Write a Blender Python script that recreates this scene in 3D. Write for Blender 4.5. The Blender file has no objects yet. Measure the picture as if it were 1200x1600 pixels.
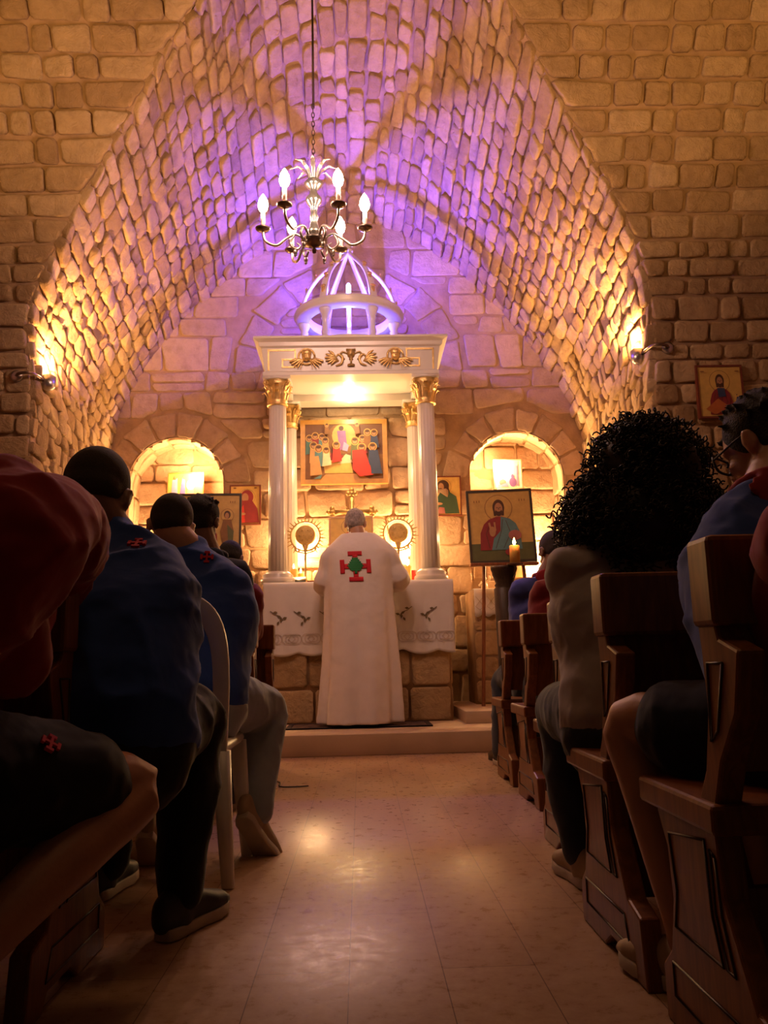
import bpy, math, random
from mathutils import Vector, Matrix, noise
PI = math.pi
V = Vector
scene = bpy.context.scene
COL = scene.collection

# ------------------------------------------------------------------ camera
F_PX = 1300.0
CAM = V((0, 0, 0.70))
ROLL = -0.024
def cam_rot(yaw, pitch):
    return Matrix.Rotation(-yaw, 3, 'Z') @ Matrix.Rotation(PI/2 + pitch, 3, 'X') @ Matrix.Rotation(ROLL, 3, 'Z')
def proj_R(R, p):
    q = R.transposed() @ (p - CAM)
    return 600 + F_PX*q.x/(-q.z), 800 - F_PX*q.y/(-q.z)
_y, _p = 0.03, 0.17
for _i in range(30):      # aim so that the aisle's vanishing point is where the place needs it
    a, b = proj_R(cam_rot(_y, _p), V((0, 1000, 0.70)))
    _y += (a - 563)/F_PX*0.8
    _p += (b - 1030)/F_PX*(-0.8)
R = cam_rot(_y, _p)
cd = bpy.data.cameras.new('camera'); cam = bpy.data.objects.new('camera', cd); COL.objects.link(cam)
cam.location = CAM; cam.rotation_euler = R.to_euler()
cd.sensor_fit = 'VERTICAL'; cd.sensor_height = 36; cd.lens = F_PX*36/1600; cd.clip_start = 0.05
scene.camera = cam
def ray(px, py): return R @ V(((px-600)/F_PX, (800-py)/F_PX, -1))
def P(px, py, Y):                       # point at depth Y seen at that spot
    d = ray(px, py); return CAM + d*(Y/d.y)
def G(px, py, z=0):
    d = ray(px, py); return CAM + d*((z-CAM.z)/d.z)
def SC(px, py, Y):                      # pixels per metre there
    return F_PX/(-(R.transposed() @ (P(px, py, Y)-CAM)).z)

scene.view_settings.view_transform = 'Standard'
scene.view_settings.look = 'None'
scene.view_settings.gamma = 1
scene.view_settings.exposure = 0.38
scene.view_settings.use_curve_mapping = False
w = bpy.data.worlds.new('world'); scene.world = w; w.use_nodes = True
w.node_tree.nodes['Background'].inputs[0].default_value = (1.0, 0.55, 0.28, 1)
w.node_tree.nodes['Background'].inputs[1].default_value = 0.018

def light(kind, name, loc, energy, color, size=0.05, target=None, spot=None, blend=0.5, sx=None, sy=None):
    ld = bpy.data.lights.new(name, kind); ld.energy = energy; ld.color = color
    if kind == 'AREA':
        ld.shape = 'RECTANGLE'; ld.size = sx; ld.size_y = sy
    else: ld.shadow_soft_size = size
    if kind == 'SPOT': ld.spot_size = spot; ld.spot_blend = blend
    o = bpy.data.objects.new(name, ld); COL.objects.link(o); o.location = loc
    if target is not None: o.rotation_euler = (V(target)-V(loc)).to_track_quat('-Z', 'Y').to_euler()
    return o
WARM = (1.0, 0.50, 0.17)
WARM2 = (1.0, 0.58, 0.24)
WARM3 = (1.0, 0.52, 0.16)
# the nave's own lamps, high on its side walls behind the view
light('SPOT', 'nave_lamp_light', (-2.9, 2.6, 3.3), 290, WARM3, 0.12, (-2.0, 5.6, 6.4), 1.5, 1.0)
light('SPOT', 'nave_lamp_light', (2.8, 2.6, 3.3), 290, WARM3, 0.12, (2.2, 5.6, 6.4), 1.5, 1.0)
light('AREA', 'nave_ambient_light', (0.0, 1.5, 6.2), 16, (1.0, 0.50, 0.22), target=(0, 5.6, 0.6), sx=1.6, sy=1.0)  # unseen area light added as dim warm ambient for the nave

# ------------------------------------------------------------------ materials
def nt(name):
    m = bpy.data.materials.new(name); m.use_nodes = True
    t = m.node_tree; b = t.nodes['Principled BSDF']; return m, t, b
def link(t, a, b): t.links.new(a, b)
def node(t, k, **kw):
    n = t.nodes.new(k)
    for a, v in kw.items(): setattr(n, a, v)
    return n
def ramp(t, stops):
    r = node(t, 'ShaderNodeValToRGB'); e = r.color_ramp.elements
    while len(e) < len(stops): e.new(0.5)
    for i, (p, c) in enumerate(stops): e[i].position = p; e[i].color = (*c, 1)
    return r
def simple(name, col, rough=0.6, metal=0.0, var=0.12, scale=12.0, bump=0.0, bscale=60.0, spec=0.5, sheen=0.0, emis=None, estr=0):
    m, t, b = nt(name)
    tc = node(t, 'ShaderNodeTexCoord'); n = node(t, 'ShaderNodeTexNoise'); n.inputs['Scale'].default_value = scale; n.inputs['Detail'].default_value = 5
    link(t, tc.outputs['Object'], n.inputs['Vector'])
    lo = tuple(c*(1-var) for c in col); hi = tuple(min(1, c*(1+var)) for c in col)
    r = ramp(t, [(0.3, lo), (0.7, hi)]); link(t, n.outputs['Fac'], r.inputs[0]); link(t, r.outputs[0], b.inputs['Base Color'])
    b.inputs['Roughness'].default_value = rough; b.inputs['Metallic'].default_value = metal
    b.inputs['Specular IOR Level'].default_value = spec
    if sheen: b.inputs['Sheen Weight'].default_value = sheen
    if bump:
        n2 = node(t, 'ShaderNodeTexNoise'); n2.inputs['Scale'].default_value = bscale; n2.inputs['Detail'].default_value = 6
        link(t, tc.outputs['Object'], n2.inputs['Vector'])
        bp = node(t, 'ShaderNodeBump'); bp.inputs['Strength'].default_value = bump; bp.inputs['Distance'].default_value = 0.01
        link(t, n2.outputs['Fac'], bp.inputs['Height']); link(t, bp.outputs[0], b.inputs['Normal'])
    if emis:
        b.inputs['Emission Color'].default_value = (*emis, 1); b.inputs['Emission Strength'].default_value = estr
    return m
def stone_mat(name, cols, bump=0.8):
    m, t, b = nt(name)
    tc = node(t, 'ShaderNodeTexCoord'); at = node(t, 'ShaderNodeAttribute', attribute_name='tone')
    r = ramp(t, [(i/(len(cols)-1), c) for i, c in enumerate(cols)]); link(t, at.outputs['Fac'], r.inputs[0])
    n = node(t, 'ShaderNodeTexNoise'); n.inputs['Scale'].default_value = 9; n.inputs['Detail'].default_value = 8; n.inputs['Roughness'].default_value = 0.65
    link(t, tc.outputs['Object'], n.inputs['Vector'])
    r2 = ramp(t, [(0.25, (0.68, 0.64, 0.60)), (0.5, (0.95, 0.95, 0.95)), (0.75, (1.12, 1.1, 1.05))]); link(t, n.outputs['Fac'], r2.inputs[0])
    mx = node(t, 'ShaderNodeMix', data_type='RGBA', blend_type='MULTIPLY'); mx.inputs[0].default_value = 0.85
    link(t, r.outputs[0], mx.inputs[6]); link(t, r2.outputs[0], mx.inputs[7]); link(t, mx.outputs[2], b.inputs['Base Color'])
    b.inputs['Roughness'].default_value = 0.9; b.inputs['Specular IOR Level'].default_value = 0.2
    n2 = node(t, 'ShaderNodeTexNoise'); n2.inputs['Scale'].default_value = 13; n2.inputs['Detail'].default_value = 10; n2.inputs['Roughness'].default_value = 0.72; n2.inputs['Distortion'].default_value = 0.5
    link(t, tc.outputs['Object'], n2.inputs['Vector'])
    mu = node(t, 'ShaderNodeTexVoronoi'); mu.inputs['Scale'].default_value = 19
    link(t, tc.outputs['Object'], mu.inputs['Vector'])
    ad = node(t, 'ShaderNodeMath', operation='MULTIPLY_ADD'); link(t, mu.outputs['Distance'], ad.inputs[0]); ad.inputs[1].default_value = 0.16; link(t, n2.outputs['Fac'], ad.inputs[2])
    bp = node(t, 'ShaderNodeBump'); bp.inputs['Strength'].default_value = bump; bp.inputs['Distance'].default_value = 0.06
    link(t, ad.outputs[0], bp.inputs['Height']); link(t, bp.outputs[0], b.inputs['Normal'])
    return m
M = {}
M['stone'] = stone_mat('limestone_block', [(0.40, 0.255, 0.125), (0.49, 0.325, 0.165), (0.56, 0.385, 0.205), (0.62, 0.44, 0.25)])
M['stone_apse'] = stone_mat('rosy_limestone_block', [(0.40, 0.27, 0.17), (0.48, 0.33, 0.215), (0.54, 0.385, 0.25)], 0.5)
M['mortar'] = simple('lime_mortar', (0.36, 0.235, 0.135), 0.95, var=0.2, scale=7, bump=0.5, bscale=40, spec=0.1)
M['marble'] = simple('cream_marble', (0.64, 0.59, 0.54), 0.28, var=0.04, scale=3)
M['gold'] = simple('gilded_relief', (0.72, 0.50, 0.20), 0.35, 0.75, var=0.15, scale=30, bump=0.3, bscale=120)
M['old_gold'] = simple('aged_gold', (0.42, 0.29, 0.12), 0.4, 0.7, var=0.2, scale=40, bump=0.4, bscale=150)
M['brass'] = simple('dark_brass', (0.20, 0.14, 0.10), 0.3, 0.9, var=0.15)
M['silver'] = simple('pale_chandelier_metal', (0.62, 0.52, 0.40), 0.28, 0.85, var=0.1)
M['steel'] = simple('brushed_steel', (0.45, 0.42, 0.40), 0.3, 0.9, var=0.05)
M['bulb'] = simple('lit_bulb_glass', (1, 0.9, 0.85), 0.2, emis=(1.0, 0.80, 0.72), estr=45)
M['bulb_warm'] = simple('warm_bulb_glass', (1, 0.85, 0.6), 0.2, emis=(1.0, 0.66, 0.30), estr=40)
M['flame'] = simple('candle_flame', (1, 0.8, 0.4), 0.5, emis=(1.0, 0.55, 0.18), estr=25)
M['wax'] = simple('yellow_wax', (0.80, 0.55, 0.12), 0.45, var=0.08)
M['wax'].node_tree.nodes['Principled BSDF'].inputs['Subsurface Weight'].default_value = 0.3
M['white_cloth'] = simple('white_linen', (0.72, 0.68, 0.66), 0.85, var=0.03, bump=0.15, bscale=200, sheen=0.2)
M['robe'] = simple('white_vestment', (0.74, 0.68, 0.66), 0.85, var=0.03, bump=0.12, bscale=160, sheen=0.2)
M['plastic'] = simple('white_plastic', (0.70, 0.66, 0.60), 0.35, var=0.03)
M['red_patch'] = simple('red_felt', (0.55, 0.015, 0.03), 0.8, var=0.1)
M['green_patch'] = simple('green_felt', (0.02, 0.22, 0.07), 0.8, var=0.1)
M['thread'] = simple('brown_embroidery', (0.16, 0.12, 0.06), 0.8)
M['lace'] = simple('tan_stitching', (0.48, 0.38, 0.30), 0.8)
M['black'] = simple('black_cover', (0.012, 0.011, 0.012), 0.5)
M['rug'] = simple('patterned_rug', (0.10, 0.06, 0.05), 0.95, var=0.7, scale=18)
M['rug_edge'] = simple('dark_rug_border', (0.03, 0.015, 0.015), 0.95)
M['slab'] = simple('step_limestone', (0.52, 0.38, 0.25), 0.45, var=0.08, scale=5, bump=0.05)
def wood(name, c1, c2, rough=0.42):
    m, t, b = nt(name); tc = node(t, 'ShaderNodeTexCoord'); mp = node(t, 'ShaderNodeMapping'); mp.inputs['Scale'].default_value = (9, 9, 1.1)
    link(t, tc.outputs['Object'], mp.inputs[0])
    n = node(t, 'ShaderNodeTexNoise'); n.inputs['Scale'].default_value = 5; n.inputs['Detail'].default_value = 6; n.inputs['Distortion'].default_value = 1.2
    link(t, mp.outputs[0], n.inputs['Vector']); r = ramp(t, [(0.3, c1), (0.72, c2)]); link(t, n.outputs['Fac'], r.inputs[0]); link(t, r.outputs[0], b.inputs['Base Color'])
    b.inputs['Roughness'].default_value = rough; b.inputs['Specular IOR Level'].default_value = 0.28; return m
M['wood'] = wood('varnished_pew_wood', (0.12, 0.038, 0.008), (0.23, 0.078, 0.017))
M['wood_line'] = simple('dark_groove_wood', (0.03, 0.01, 0.005), 0.4)
M['dark_wood'] = wood('dark_stand_wood', (0.03, 0.018, 0.010), (0.07, 0.04, 0.022), 0.4)
M['easel_wood'] = wood('red_easel_wood', (0.16, 0.05, 0.02), (0.28, 0.10, 0.04), 0.5)
M['skin'] = simple('skin', (0.42, 0.22, 0.14), 0.5, var=0.08, bump=0.06, bscale=90)
M['skin'].node_tree.nodes['Principled BSDF'].inputs['Subsurface Weight'].default_value = 0.08
M['skin_dark'] = simple('tanned_skin', (0.19, 0.090, 0.055), 0.55, var=0.08, bump=0.06, bscale=90)
M['skin_leg'] = simple('brown_skin', (0.38, 0.18, 0.10), 0.5, var=0.08, bump=0.06, bscale=90)  # even brown skin tone
M['hair'] = simple('black_hair', (0.012, 0.009, 0.008), 0.8, var=0.3, scale=60, bump=0.8, bscale=220)
M['hair_curl'] = simple('dark_curly_hair', (0.014, 0.009, 0.007), 0.5, var=0.3, scale=60)
M['hair_short'] = simple('shaved_dark_hair', (0.030, 0.019, 0.015), 0.85, var=0.2, scale=90, bump=0.3, bscale=300)
M['hair_grey'] = simple('grey_hair', (0.34, 0.29, 0.28), 0.75, var=0.35, scale=60, bump=0.6, bscale=220)
M['eye'] = simple('eye_white', (0.6, 0.55, 0.5), 0.2)
def cloth(name, col, rough=0.9, wr=0.22):
    m, t, b = nt(name); tc = node(t, 'ShaderNodeTexCoord')
    n = node(t, 'ShaderNodeTexNoise'); n.inputs['Scale'].default_value = 5; n.inputs['Detail'].default_value = 4
    link(t, tc.outputs['Object'], n.inputs['Vector']); r = ramp(t, [(0.3, tuple(c*0.8 for c in col)), (0.7, tuple(c*1.15 for c in col))])
    link(t, n.outputs['Fac'], r.inputs[0]); link(t, r.outputs[0], b.inputs['Base Color'])
    mp = node(t, 'ShaderNodeMapping'); mp.inputs['Scale'].default_value = (4, 5, 3.0); mp.inputs['Rotation'].default_value = (0.4, 0.5, 0.3); link(t, tc.outputs['Object'], mp.inputs[0])
    n2 = node(t, 'ShaderNodeTexNoise'); n2.inputs['Scale'].default_value = 1.6; n2.inputs['Detail'].default_value = 3; n2.inputs['Distortion'].default_value = 0.6; link(t, mp.outputs[0], n2.inputs['Vector'])
    bp = node(t, 'ShaderNodeBump'); bp.inputs['Strength'].default_value = wr; bp.inputs['Distance'].default_value = 0.03; link(t, n2.outputs['Fac'], bp.inputs['Height']); link(t, bp.outputs[0], b.inputs['Normal'])
    b.inputs['Roughness'].default_value = rough; b.inputs['Sheen Weight'].default_value = 0.15; b.inputs['Specular IOR Level'].default_value = 0.2
    return m
M['blue'] = cloth('royal_blue_shirt', (0.030, 0.075, 0.32)); M['navy'] = cloth('navy_cloth', (0.012, 0.016, 0.035)); M['red'] = cloth('red_knit', (0.26, 0.012, 0.015))
M['maroon'] = cloth('maroon_cloth', (0.16, 0.012, 0.014)); M['grey'] = cloth('grey_shirt', (0.36, 0.32, 0.31)); M['jeans'] = cloth('faded_jeans', (0.30, 0.33, 0.38)); M['dark_jeans'] = cloth('dark_jeans', (0.028, 0.035, 0.055))
M['black_cloth'] = cloth('black_trousers', (0.010, 0.009, 0.010)); M['purple_blue'] = cloth('deep_blue_shirt', (0.04, 0.05, 0.20))
M['shoe_dark'] = simple('black_sneaker', (0.02, 0.02, 0.025), 0.6); M['shoe_tan'] = simple('beige_sneaker', (0.34, 0.24, 0.14), 0.7); M['sole'] = simple('pale_rubber_sole', (0.45, 0.38, 0.30), 0.7)

m, t, b = nt('polished_floor_slabs'); M['floor'] = m
tc = node(t, 'ShaderNodeTexCoord'); sx = node(t, 'ShaderNodeSeparateXYZ'); link(t, tc.outputs['Object'], sx.inputs[0])
ax = node(t, 'ShaderNodeMath', operation='ADD'); link(t, sx.outputs[0], ax.inputs[0]); ax.inputs[1].default_value = 0.038 + 0.2125*40
ay = node(t, 'ShaderNodeMath', operation='ADD'); link(t, sx.outputs[1], ay.inputs[0]); ay.inputs[1].default_value = -0.35
cx = node(t, 'ShaderNodeCombineXYZ'); link(t, ay.outputs[0], cx.inputs[0]); link(t, ax.outputs[0], cx.inputs[1])
br = node(t, 'ShaderNodeTexBrick'); link(t, cx.outputs[0], br.inputs['Vector']); br.inputs['Scale'].default_value = 1; br.inputs['Brick Width'].default_value = 0.85; br.inputs['Row Height'].default_value = 0.2125
br.inputs['Mortar Size'].default_value = 0.0014; br.inputs['Mortar Smooth'].default_value = 0.3; br.inputs['Bias'].default_value = 0
br.inputs['Color1'].default_value = (0.47, 0.31, 0.19, 1); br.inputs['Color2'].default_value = (0.52, 0.35, 0.22, 1); br.inputs['Mortar'].default_value = (0.20, 0.12, 0.08, 1)
n = node(t, 'ShaderNodeTexNoise'); n.inputs['Scale'].default_value = 22; n.inputs['Detail'].default_value = 8; n.inputs['Roughness'].default_value = 0.7; link(t, tc.outputs['Object'], n.inputs['Vector'])
r = ramp(t, [(0.3, (0.80, 0.76, 0.72)), (0.65, (1.05, 1.05, 1.05))]); link(t, n.outputs['Fac'], r.inputs[0])
mx = node(t, 'ShaderNodeMix', data_type='RGBA', blend_type='MULTIPLY'); mx.inputs[0].default_value = 1; link(t, br.outputs['Color'], mx.inputs[6]); link(t, r.outputs[0], mx.inputs[7]); link(t, mx.outputs[2], b.inputs['Base Color'])
r3 = ramp(t, [(0.3, (0.22, 0.22, 0.22)), (0.7, (0.42, 0.42, 0.42))]); link(t, n.outputs['Fac'], r3.inputs[0]); link(t, r3.outputs[0], b.inputs['Roughness'])
bp = node(t, 'ShaderNodeBump'); bp.inputs['Strength'].default_value = 0.12; bp.inputs['Distance'].default_value = 0.004; link(t, n.outputs['Fac'], bp.inputs['Height']); link(t, bp.outputs[0], b.inputs['Normal'])

# ------------------------------------------------------------------ mesh helpers
OFF = {}
class MB:
    def __init__(s): s.v = []; s.f = []; s.mi = []; s.tone = []
    def face(s, idx, mi=0, tone=0.5): s.f.append(idx); s.mi.append(mi); s.tone.append(tone)
    def quads(s, rings, closed=True, mi=0, tone=0.5):
        n = len(rings[0])
        for a, b in zip(rings, rings[1:]):
            for i in range(n if closed else n-1):
                j = (i+1) % n; s.face((a[i], a[j], b[j], b[i]), mi, tone)
    def add(s, pts):
        k = len(s.v); s.v.extend(V(p) for p in pts); return list(range(k, k+len(pts)))
    def box(s, lo, hi, mi=0, tone=0.5):
        x0, y0, z0 = lo; x1, y1, z1 = hi
        i = s.add([(x0,y0,z0),(x1,y0,z0),(x1,y1,z0),(x0,y1,z0),(x0,y0,z1),(x1,y0,z1),(x1,y1,z1),(x0,y1,z1)])
        for q in ((0,3,2,1),(4,5,6,7),(0,1,5,4),(1,2,6,5),(2,3,7,6),(3,0,4,7)): s.face(tuple(i[k] for k in q), mi, tone)
    def obox(s, c, ux, uy, uz, mi=0):
        c = V(c); i = s.add([c+ux*a+uy*b_+uz*d for d in (-1, 1) for (a, b_) in ((-1,-1),(1,-1),(1,1),(-1,1))])
        for q in ((0,3,2,1),(4,5,6,7),(0,1,5,4),(1,2,6,5),(2,3,7,6),(3,0,4,7)): s.face(tuple(i[k] for k in q), mi)
    def prism(s, poly, fn0, fn1, mi=0, tone=0.5):           # poly of 2-D points; fn maps to the two faces
        a = s.add([fn0(p) for p in poly]); b = s.add([fn1(p) for p in poly])
        s.face(tuple(reversed(a)), mi, tone); s.face(tuple(b), mi, tone); s.quads([a, b], True, mi, tone)
    def loft(s, secs, n=16, mi=0, caps=True, ripple=None, power=2.0):   # secs: (centre, half axis vector, half axis vector)
        rings = []
        def ring(c, a, b, k=1.0, q=None):
            pts = []
            for i in range(n):
                th = 2*PI*i/n; rr = k*(ripple(th, q) if ripple and q is not None else 1)
                ct, st = math.cos(th), math.sin(th)
                if power != 2.0:
                    ct = math.copysign(abs(ct)**(2/power), ct); st = math.copysign(abs(st)**(2/power), st)
                pts.append(c + a*(ct*rr) + b*(st*rr))
            rings.append(s.add(pts))
        c0, a0, b0 = secs[0]; c1, a1, b1 = secs[-1]
        if caps:
            d = (c0-secs[1][0]).normalized(); rr = (a0.length+b0.length)/2
            for k in (0.2, 0.6, 0.87):
                ring(c0 + d*rr*math.sqrt(1-k*k)*0.9, a0, b0, k)
        for q, (c, a, b) in enumerate(secs): ring(c, a, b, 1, q/(len(secs)-1))
        if caps:
            d = (c1-secs[-2][0]).normalized(); rr = (a1.length+b1.length)/2
            for k in (0.87, 0.6, 0.2): ring(c1 + d*rr*math.sqrt(1-k*k)*0.9, a1, b1, k)
        s.face(tuple(reversed(rings[0])), mi); s.face(tuple(rings[-1]), mi)
        s.quads(rings, True, mi)
    def tube(s, pts, rad, n=12, mi=0, caps=True, sub=1, closed=False):
        pts = [V(p) for p in pts]
        if not isinstance(rad, (list, tuple)): rad = [rad]*len(pts)
        if sub > 1:
            np_, nr = [], []
            for i in range(len(pts)-1):
                p0 = pts[max(i-1, 0)]; p1 = pts[i]; p2 = pts[i+1]; p3 = pts[min(i+2, len(pts)-1)]
                for k in range(sub):
                    q = k/sub; np_.append(crom(p0, p1, p2, p3, q)); nr.append(rad[i]*(1-q)+rad[i+1]*q)
            np_.append(pts[-1]); nr.append(rad[-1]); pts, rad = np_, nr
        secs = []; prev = None
        for i, p in enumerate(pts):
            t = (pts[min(i+1, len(pts)-1)] - pts[max(i-1, 0)])
            t = t.normalized() if t.length > 1e-9 else V((0,0,1))
            if prev is None: prev = t.orthogonal().normalized()
            a = (prev - t*prev.dot(t)); a = a.normalized() if a.length > 1e-6 else t.orthogonal().normalized()
            prev = a; b = t.cross(a); secs.append((p, a*rad[i], b*rad[i]))
        s.loft(secs, n, mi, caps)
    def ell(s, c, a, b, cc, n=16, m=10, mi=0):              # ellipsoid with half-axis vectors
        c = V(c); rings = []
        for j in range(1, m):
            ph = PI*j/m
            rings.append(s.add([c + a*math.sin(ph)*math.cos(2*PI*i/n) + b*math.sin(ph)*math.sin(2*PI*i/n) - cc*math.cos(ph) for i in range(n)]))
        lo = s.add([c-cc])[0]; hi = s.add([c+cc])[0]
        for i in range(n):
            s.face((lo, rings[0][(i+1)%n], rings[0][i]), mi); s.face((hi, rings[-1][i], rings[-1][(i+1)%n]), mi)
        s.quads(rings, True, mi)
    def ball(s, c, r, mi=0, n=12, m=8): s.ell(c, V((r,0,0)), V((0,r,0)), V((0,0,r)), n, m, mi)
    def lathe(s, prof, c, n=28, mi=0, ax=V((0,0,1)), ripple=None, caps=True):       # prof: (r, h)
        c = V(c); ax = V(ax).normalized(); a = ax.orthogonal().normalized()
        if abs(ax.z) > 0.99: a = V((1,0,0))
        b = ax.cross(a); rings = []
        for r_, h in prof:
            rings.append(s.add([c + ax*h + (a*math.cos(2*PI*i/n) + b*math.sin(2*PI*i/n))*max(r_, 1e-4)*(ripple(2*PI*i/n, h) if ripple else 1) for i in range(n)]))
        if caps: s.face(tuple(reversed(rings[0])), mi); s.face(tuple(rings[-1]), mi)
        s.quads(rings, True, mi)
    def build(s, name, mats, parent=None, smooth=True, bevel=0, voxel=0, sm=0, disp=0, auto=False):
        off = OFF.get(parent.name, V((0,0,0))) if parent else V((0,0,0))
        me = bpy.data.meshes.new(name); me.from_pydata([tuple(p-off) for p in s.v], [], s.f); 
        mats = mats if isinstance(mats, (list, tuple)) else [mats]
        for x in mats: me.materials.append(M[x] if isinstance(x, str) else x)
        me.polygons.foreach_set('material_index', s.mi)
        me.polygons.foreach_set('use_smooth', [smooth]*len(s.f))
        at = me.attributes.new('tone', 'FLOAT', 'FACE'); at.data.foreach_set('value', s.tone)
        me.update(); o = bpy.data.objects.new(name, me); COL.objects.link(o)
        if parent: o.parent = parent; OFF[o.name] = off
        if bevel:
            bv = o.modifiers.new('bevel', 'BEVEL'); bv.width = bevel; bv.segments = 2; bv.limit_method = 'ANGLE'; bv.angle_limit = 0.6
        if voxel:
            rm = o.modifiers.new('remesh', 'REMESH'); rm.mode = 'VOXEL'; rm.voxel_size = voxel; rm.use_smooth_shade = True
        if sm:
            q = o.modifiers.new('smooth', 'SMOOTH'); q.factor = 0.6; q.iterations = sm
        if disp:
            tx = bpy.data.textures.new('folds', 'CLOUDS'); tx.noise_scale = 0.09; tx.noise_depth = 2
            d = o.modifiers.new('folds', 'DISPLACE'); d.texture = tx; d.strength = disp; d.mid_level = 0.4
            if disp > 0.009:
                t2 = bpy.data.textures.new('creases', 'MUSGRAVE'); t2.musgrave_type = 'RIDGED_MULTIFRACTAL'; t2.noise_scale = 0.17; t2.octaves = 2
                d2 = o.modifiers.new('creases', 'DISPLACE'); d2.texture = t2; d2.strength = disp*0.95; d2.mid_level = 0.25
        return o
def crom(p0, p1, p2, p3, t):
    return 0.5*((2*p1) + (p2-p0)*t + (2*p0-5*p1+4*p2-p3)*t*t + (3*p1-p0-3*p2+p3)*t*t*t)
def spline(pts, sub=8):
    out = []
    for i in range(len(pts)-1):
        for k in range(sub): out.append(crom(pts[max(i-1,0)], pts[i], pts[i+1], pts[min(i+2, len(pts)-1)], k/sub))
    out.append(pts[-1]); return out
def thing(name, label, cat, loc=(0,0,0), group=None):
    o = bpy.data.objects.new(name, None); o.empty_display_size = 0.1; COL.objects.link(o); o.location = loc
    o['label'] = label; o['category'] = cat
    if group: o['group'] = group
    OFF[o.name] = V(loc); return o
def tag(o, label, cat, group=None):
    o['label'] = label; o['category'] = cat
    if group: o['group'] = group
    return o
def struct(o): o['kind'] = 'structure'; return o
def copy_tree(o, parent=None):
    c = o.copy(); COL.objects.link(c); OFF[c.name] = OFF.get(o.name, V((0,0,0)))
    if parent: c.parent = parent
    for ch in [x for x in list(bpy.data.objects) if x.parent == o]: copy_tree(ch, c)
    return c
X, Yv, Z = V((1,0,0)), V((0,1,0)), V((0,0,1))

# ------------------------------------------------------------------ stones
rs = random.Random(7)
def stone(mb, poly, S, h, seed, tilt=0.006, inset=0.009, mi=0, rough=0.010, tone=None):
    n0 = len(poly); cx = sum(p[0] for p in poly)/n0; cy = sum(p[1] for p in poly)/n0
    pts = []
    for i in range(n0):                      # cut the corners, then divide the edges
        a = poly[i]; b = poly[(i+1) % n0]; L = math.hypot(b[0]-a[0], b[1]-a[1])
        if L < 1e-4: continue
        q = min(0.35, 0.022/L); k = max(1, int(L/0.075))
        for j in range(k+1):
            t_ = q + (1-2*q)*j/k; pts.append((a[0]+(b[0]-a[0])*t_, a[1]+(b[1]-a[1])*t_))
    if len(pts) < 3: return
    g1, g2 = rs.uniform(-tilt, tilt)*8, rs.uniform(-tilt, tilt)*8
    tone = rs.random() if tone is None else tone
    hx = min(max(p[0] for p in poly)-cx, cx-min(p[0] for p in poly)); hy = min(max(p[1] for p in poly)-cy, cy-min(p[1] for p in poly)); kk = min(1.0, max(0.25, min(hx, hy)/0.085)); h = h*(0.5+0.5*kk)
    rings = []
    for ins, hh in ((inset, -0.03), (inset+0.002*kk, 0.62*h), (inset+0.007*kk, 0.92*h), (inset+0.020*kk, 1.0*h)):
        ring = []
        for (x, y) in pts:
            dx, dy = x-cx, y-cy
            ux = math.copysign(min(ins, abs(dx)*0.9), dx); uy = math.copysign(min(ins, abs(dy)*0.9), dy)
            xx, yy = x-ux, y-uy
            nz = 0.8*noise.noise(V((xx*6+seed, yy*6, seed)))
            wob = noise.noise(V((xx*11, yy*11+seed, 4.0)))*0.008
            ring.append(S(xx+wob, yy+wob*0.7, hh + (nz*rough + (g1*dx+g2*dy) if hh > 0 else 0)))
        rings.append(mb.add(ring))
    last = rings[-1]; ring = []
    for (x, y) in pts:
        dx, dy = x-cx, y-cy; ii = inset+0.020*kk
        dx = math.copysign(max(abs(dx)-ii, abs(dx)*0.1), dx)*0.55; dy = math.copysign(max(abs(dy)-ii, abs(dy)*0.1), dy)*0.55
        ring.append(S(cx+dx, cy+dy, h*1.03 + noise.noise(V(((cx+dx)*6+seed, (cy+dy)*6, seed)))*rough*0.9 + g1*dx+g2*dy))
    rings.append(mb.add(ring)); c = mb.add([S(cx, cy, h*1.04 + noise.noise(V((cx*6+seed, cy*6, seed)))*rough*0.9)])[0]
    mb.quads(rings, True, mi, tone)
    R5 = rings[-1]
    for i in range(len(R5)): mb.face((R5[i], R5[(i+1) % len(R5)], c), mi, tone)
def clip(poly, px, py, nx, ny):              # keep side where (p - (px,py)).n <= 0
    out = []
    for i in range(len(poly)):
        a = poly[i]; b = poly[(i+1) % len(poly)]
        da = (a[0]-px)*nx + (a[1]-py)*ny; db = (b[0]-px)*nx + (b[1]-py)*ny
        if da <= 0: out.append(a)
        if (da < 0) != (db < 0) and abs(da-db) > 1e-12:
            t_ = da/(da-db); out.append((a[0]+(b[0]-a[0])*t_, a[1]+(b[1]-a[1])*t_))
    return out
# ------------------------------------------------------------------ the setting
YB = 8.6                                    # apse wall
YF = 6.67                                   # wall with the great arch, leaning over towards the nave higher up
def W(z): return YF - 0.10*max(0, z-2.6)**2
def PW(px, py):
    d = ray(px, py); lo, hi = 2.0, 9.0
    for _ in range(50):
        m_ = (lo+hi)/2; p = CAM + d*(m_/d.y)
        if p.y < W(p.z): lo = m_
        else: hi = m_
    return CAM + d*(lo/d.y)
ZP = 0.157                                  # altar platform
YS = G(560, 1181).y                         # its front edge
FL = [PW(*q) for q in ((50,620),(46,490),(100,362),(188,203),(268,62),(310,0))]
FR = [PW(*q) for q in ((1021,620),(1016,490),(985,360),(903,208),(830,72),(793,0))]
CR = V(((FL[-1].x+FR[-1].x)/2, W(6.55), 6.55))
def halves(Lh, Rh, crown):                   # one smooth curve floor - crown - floor, handed back as two halves
    full = Lh + [crown] + Rh[::-1]; sp = spline(full, 8); k = len(Lh)*8
    return sp[:k+1], sp[k:][::-1]
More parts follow.
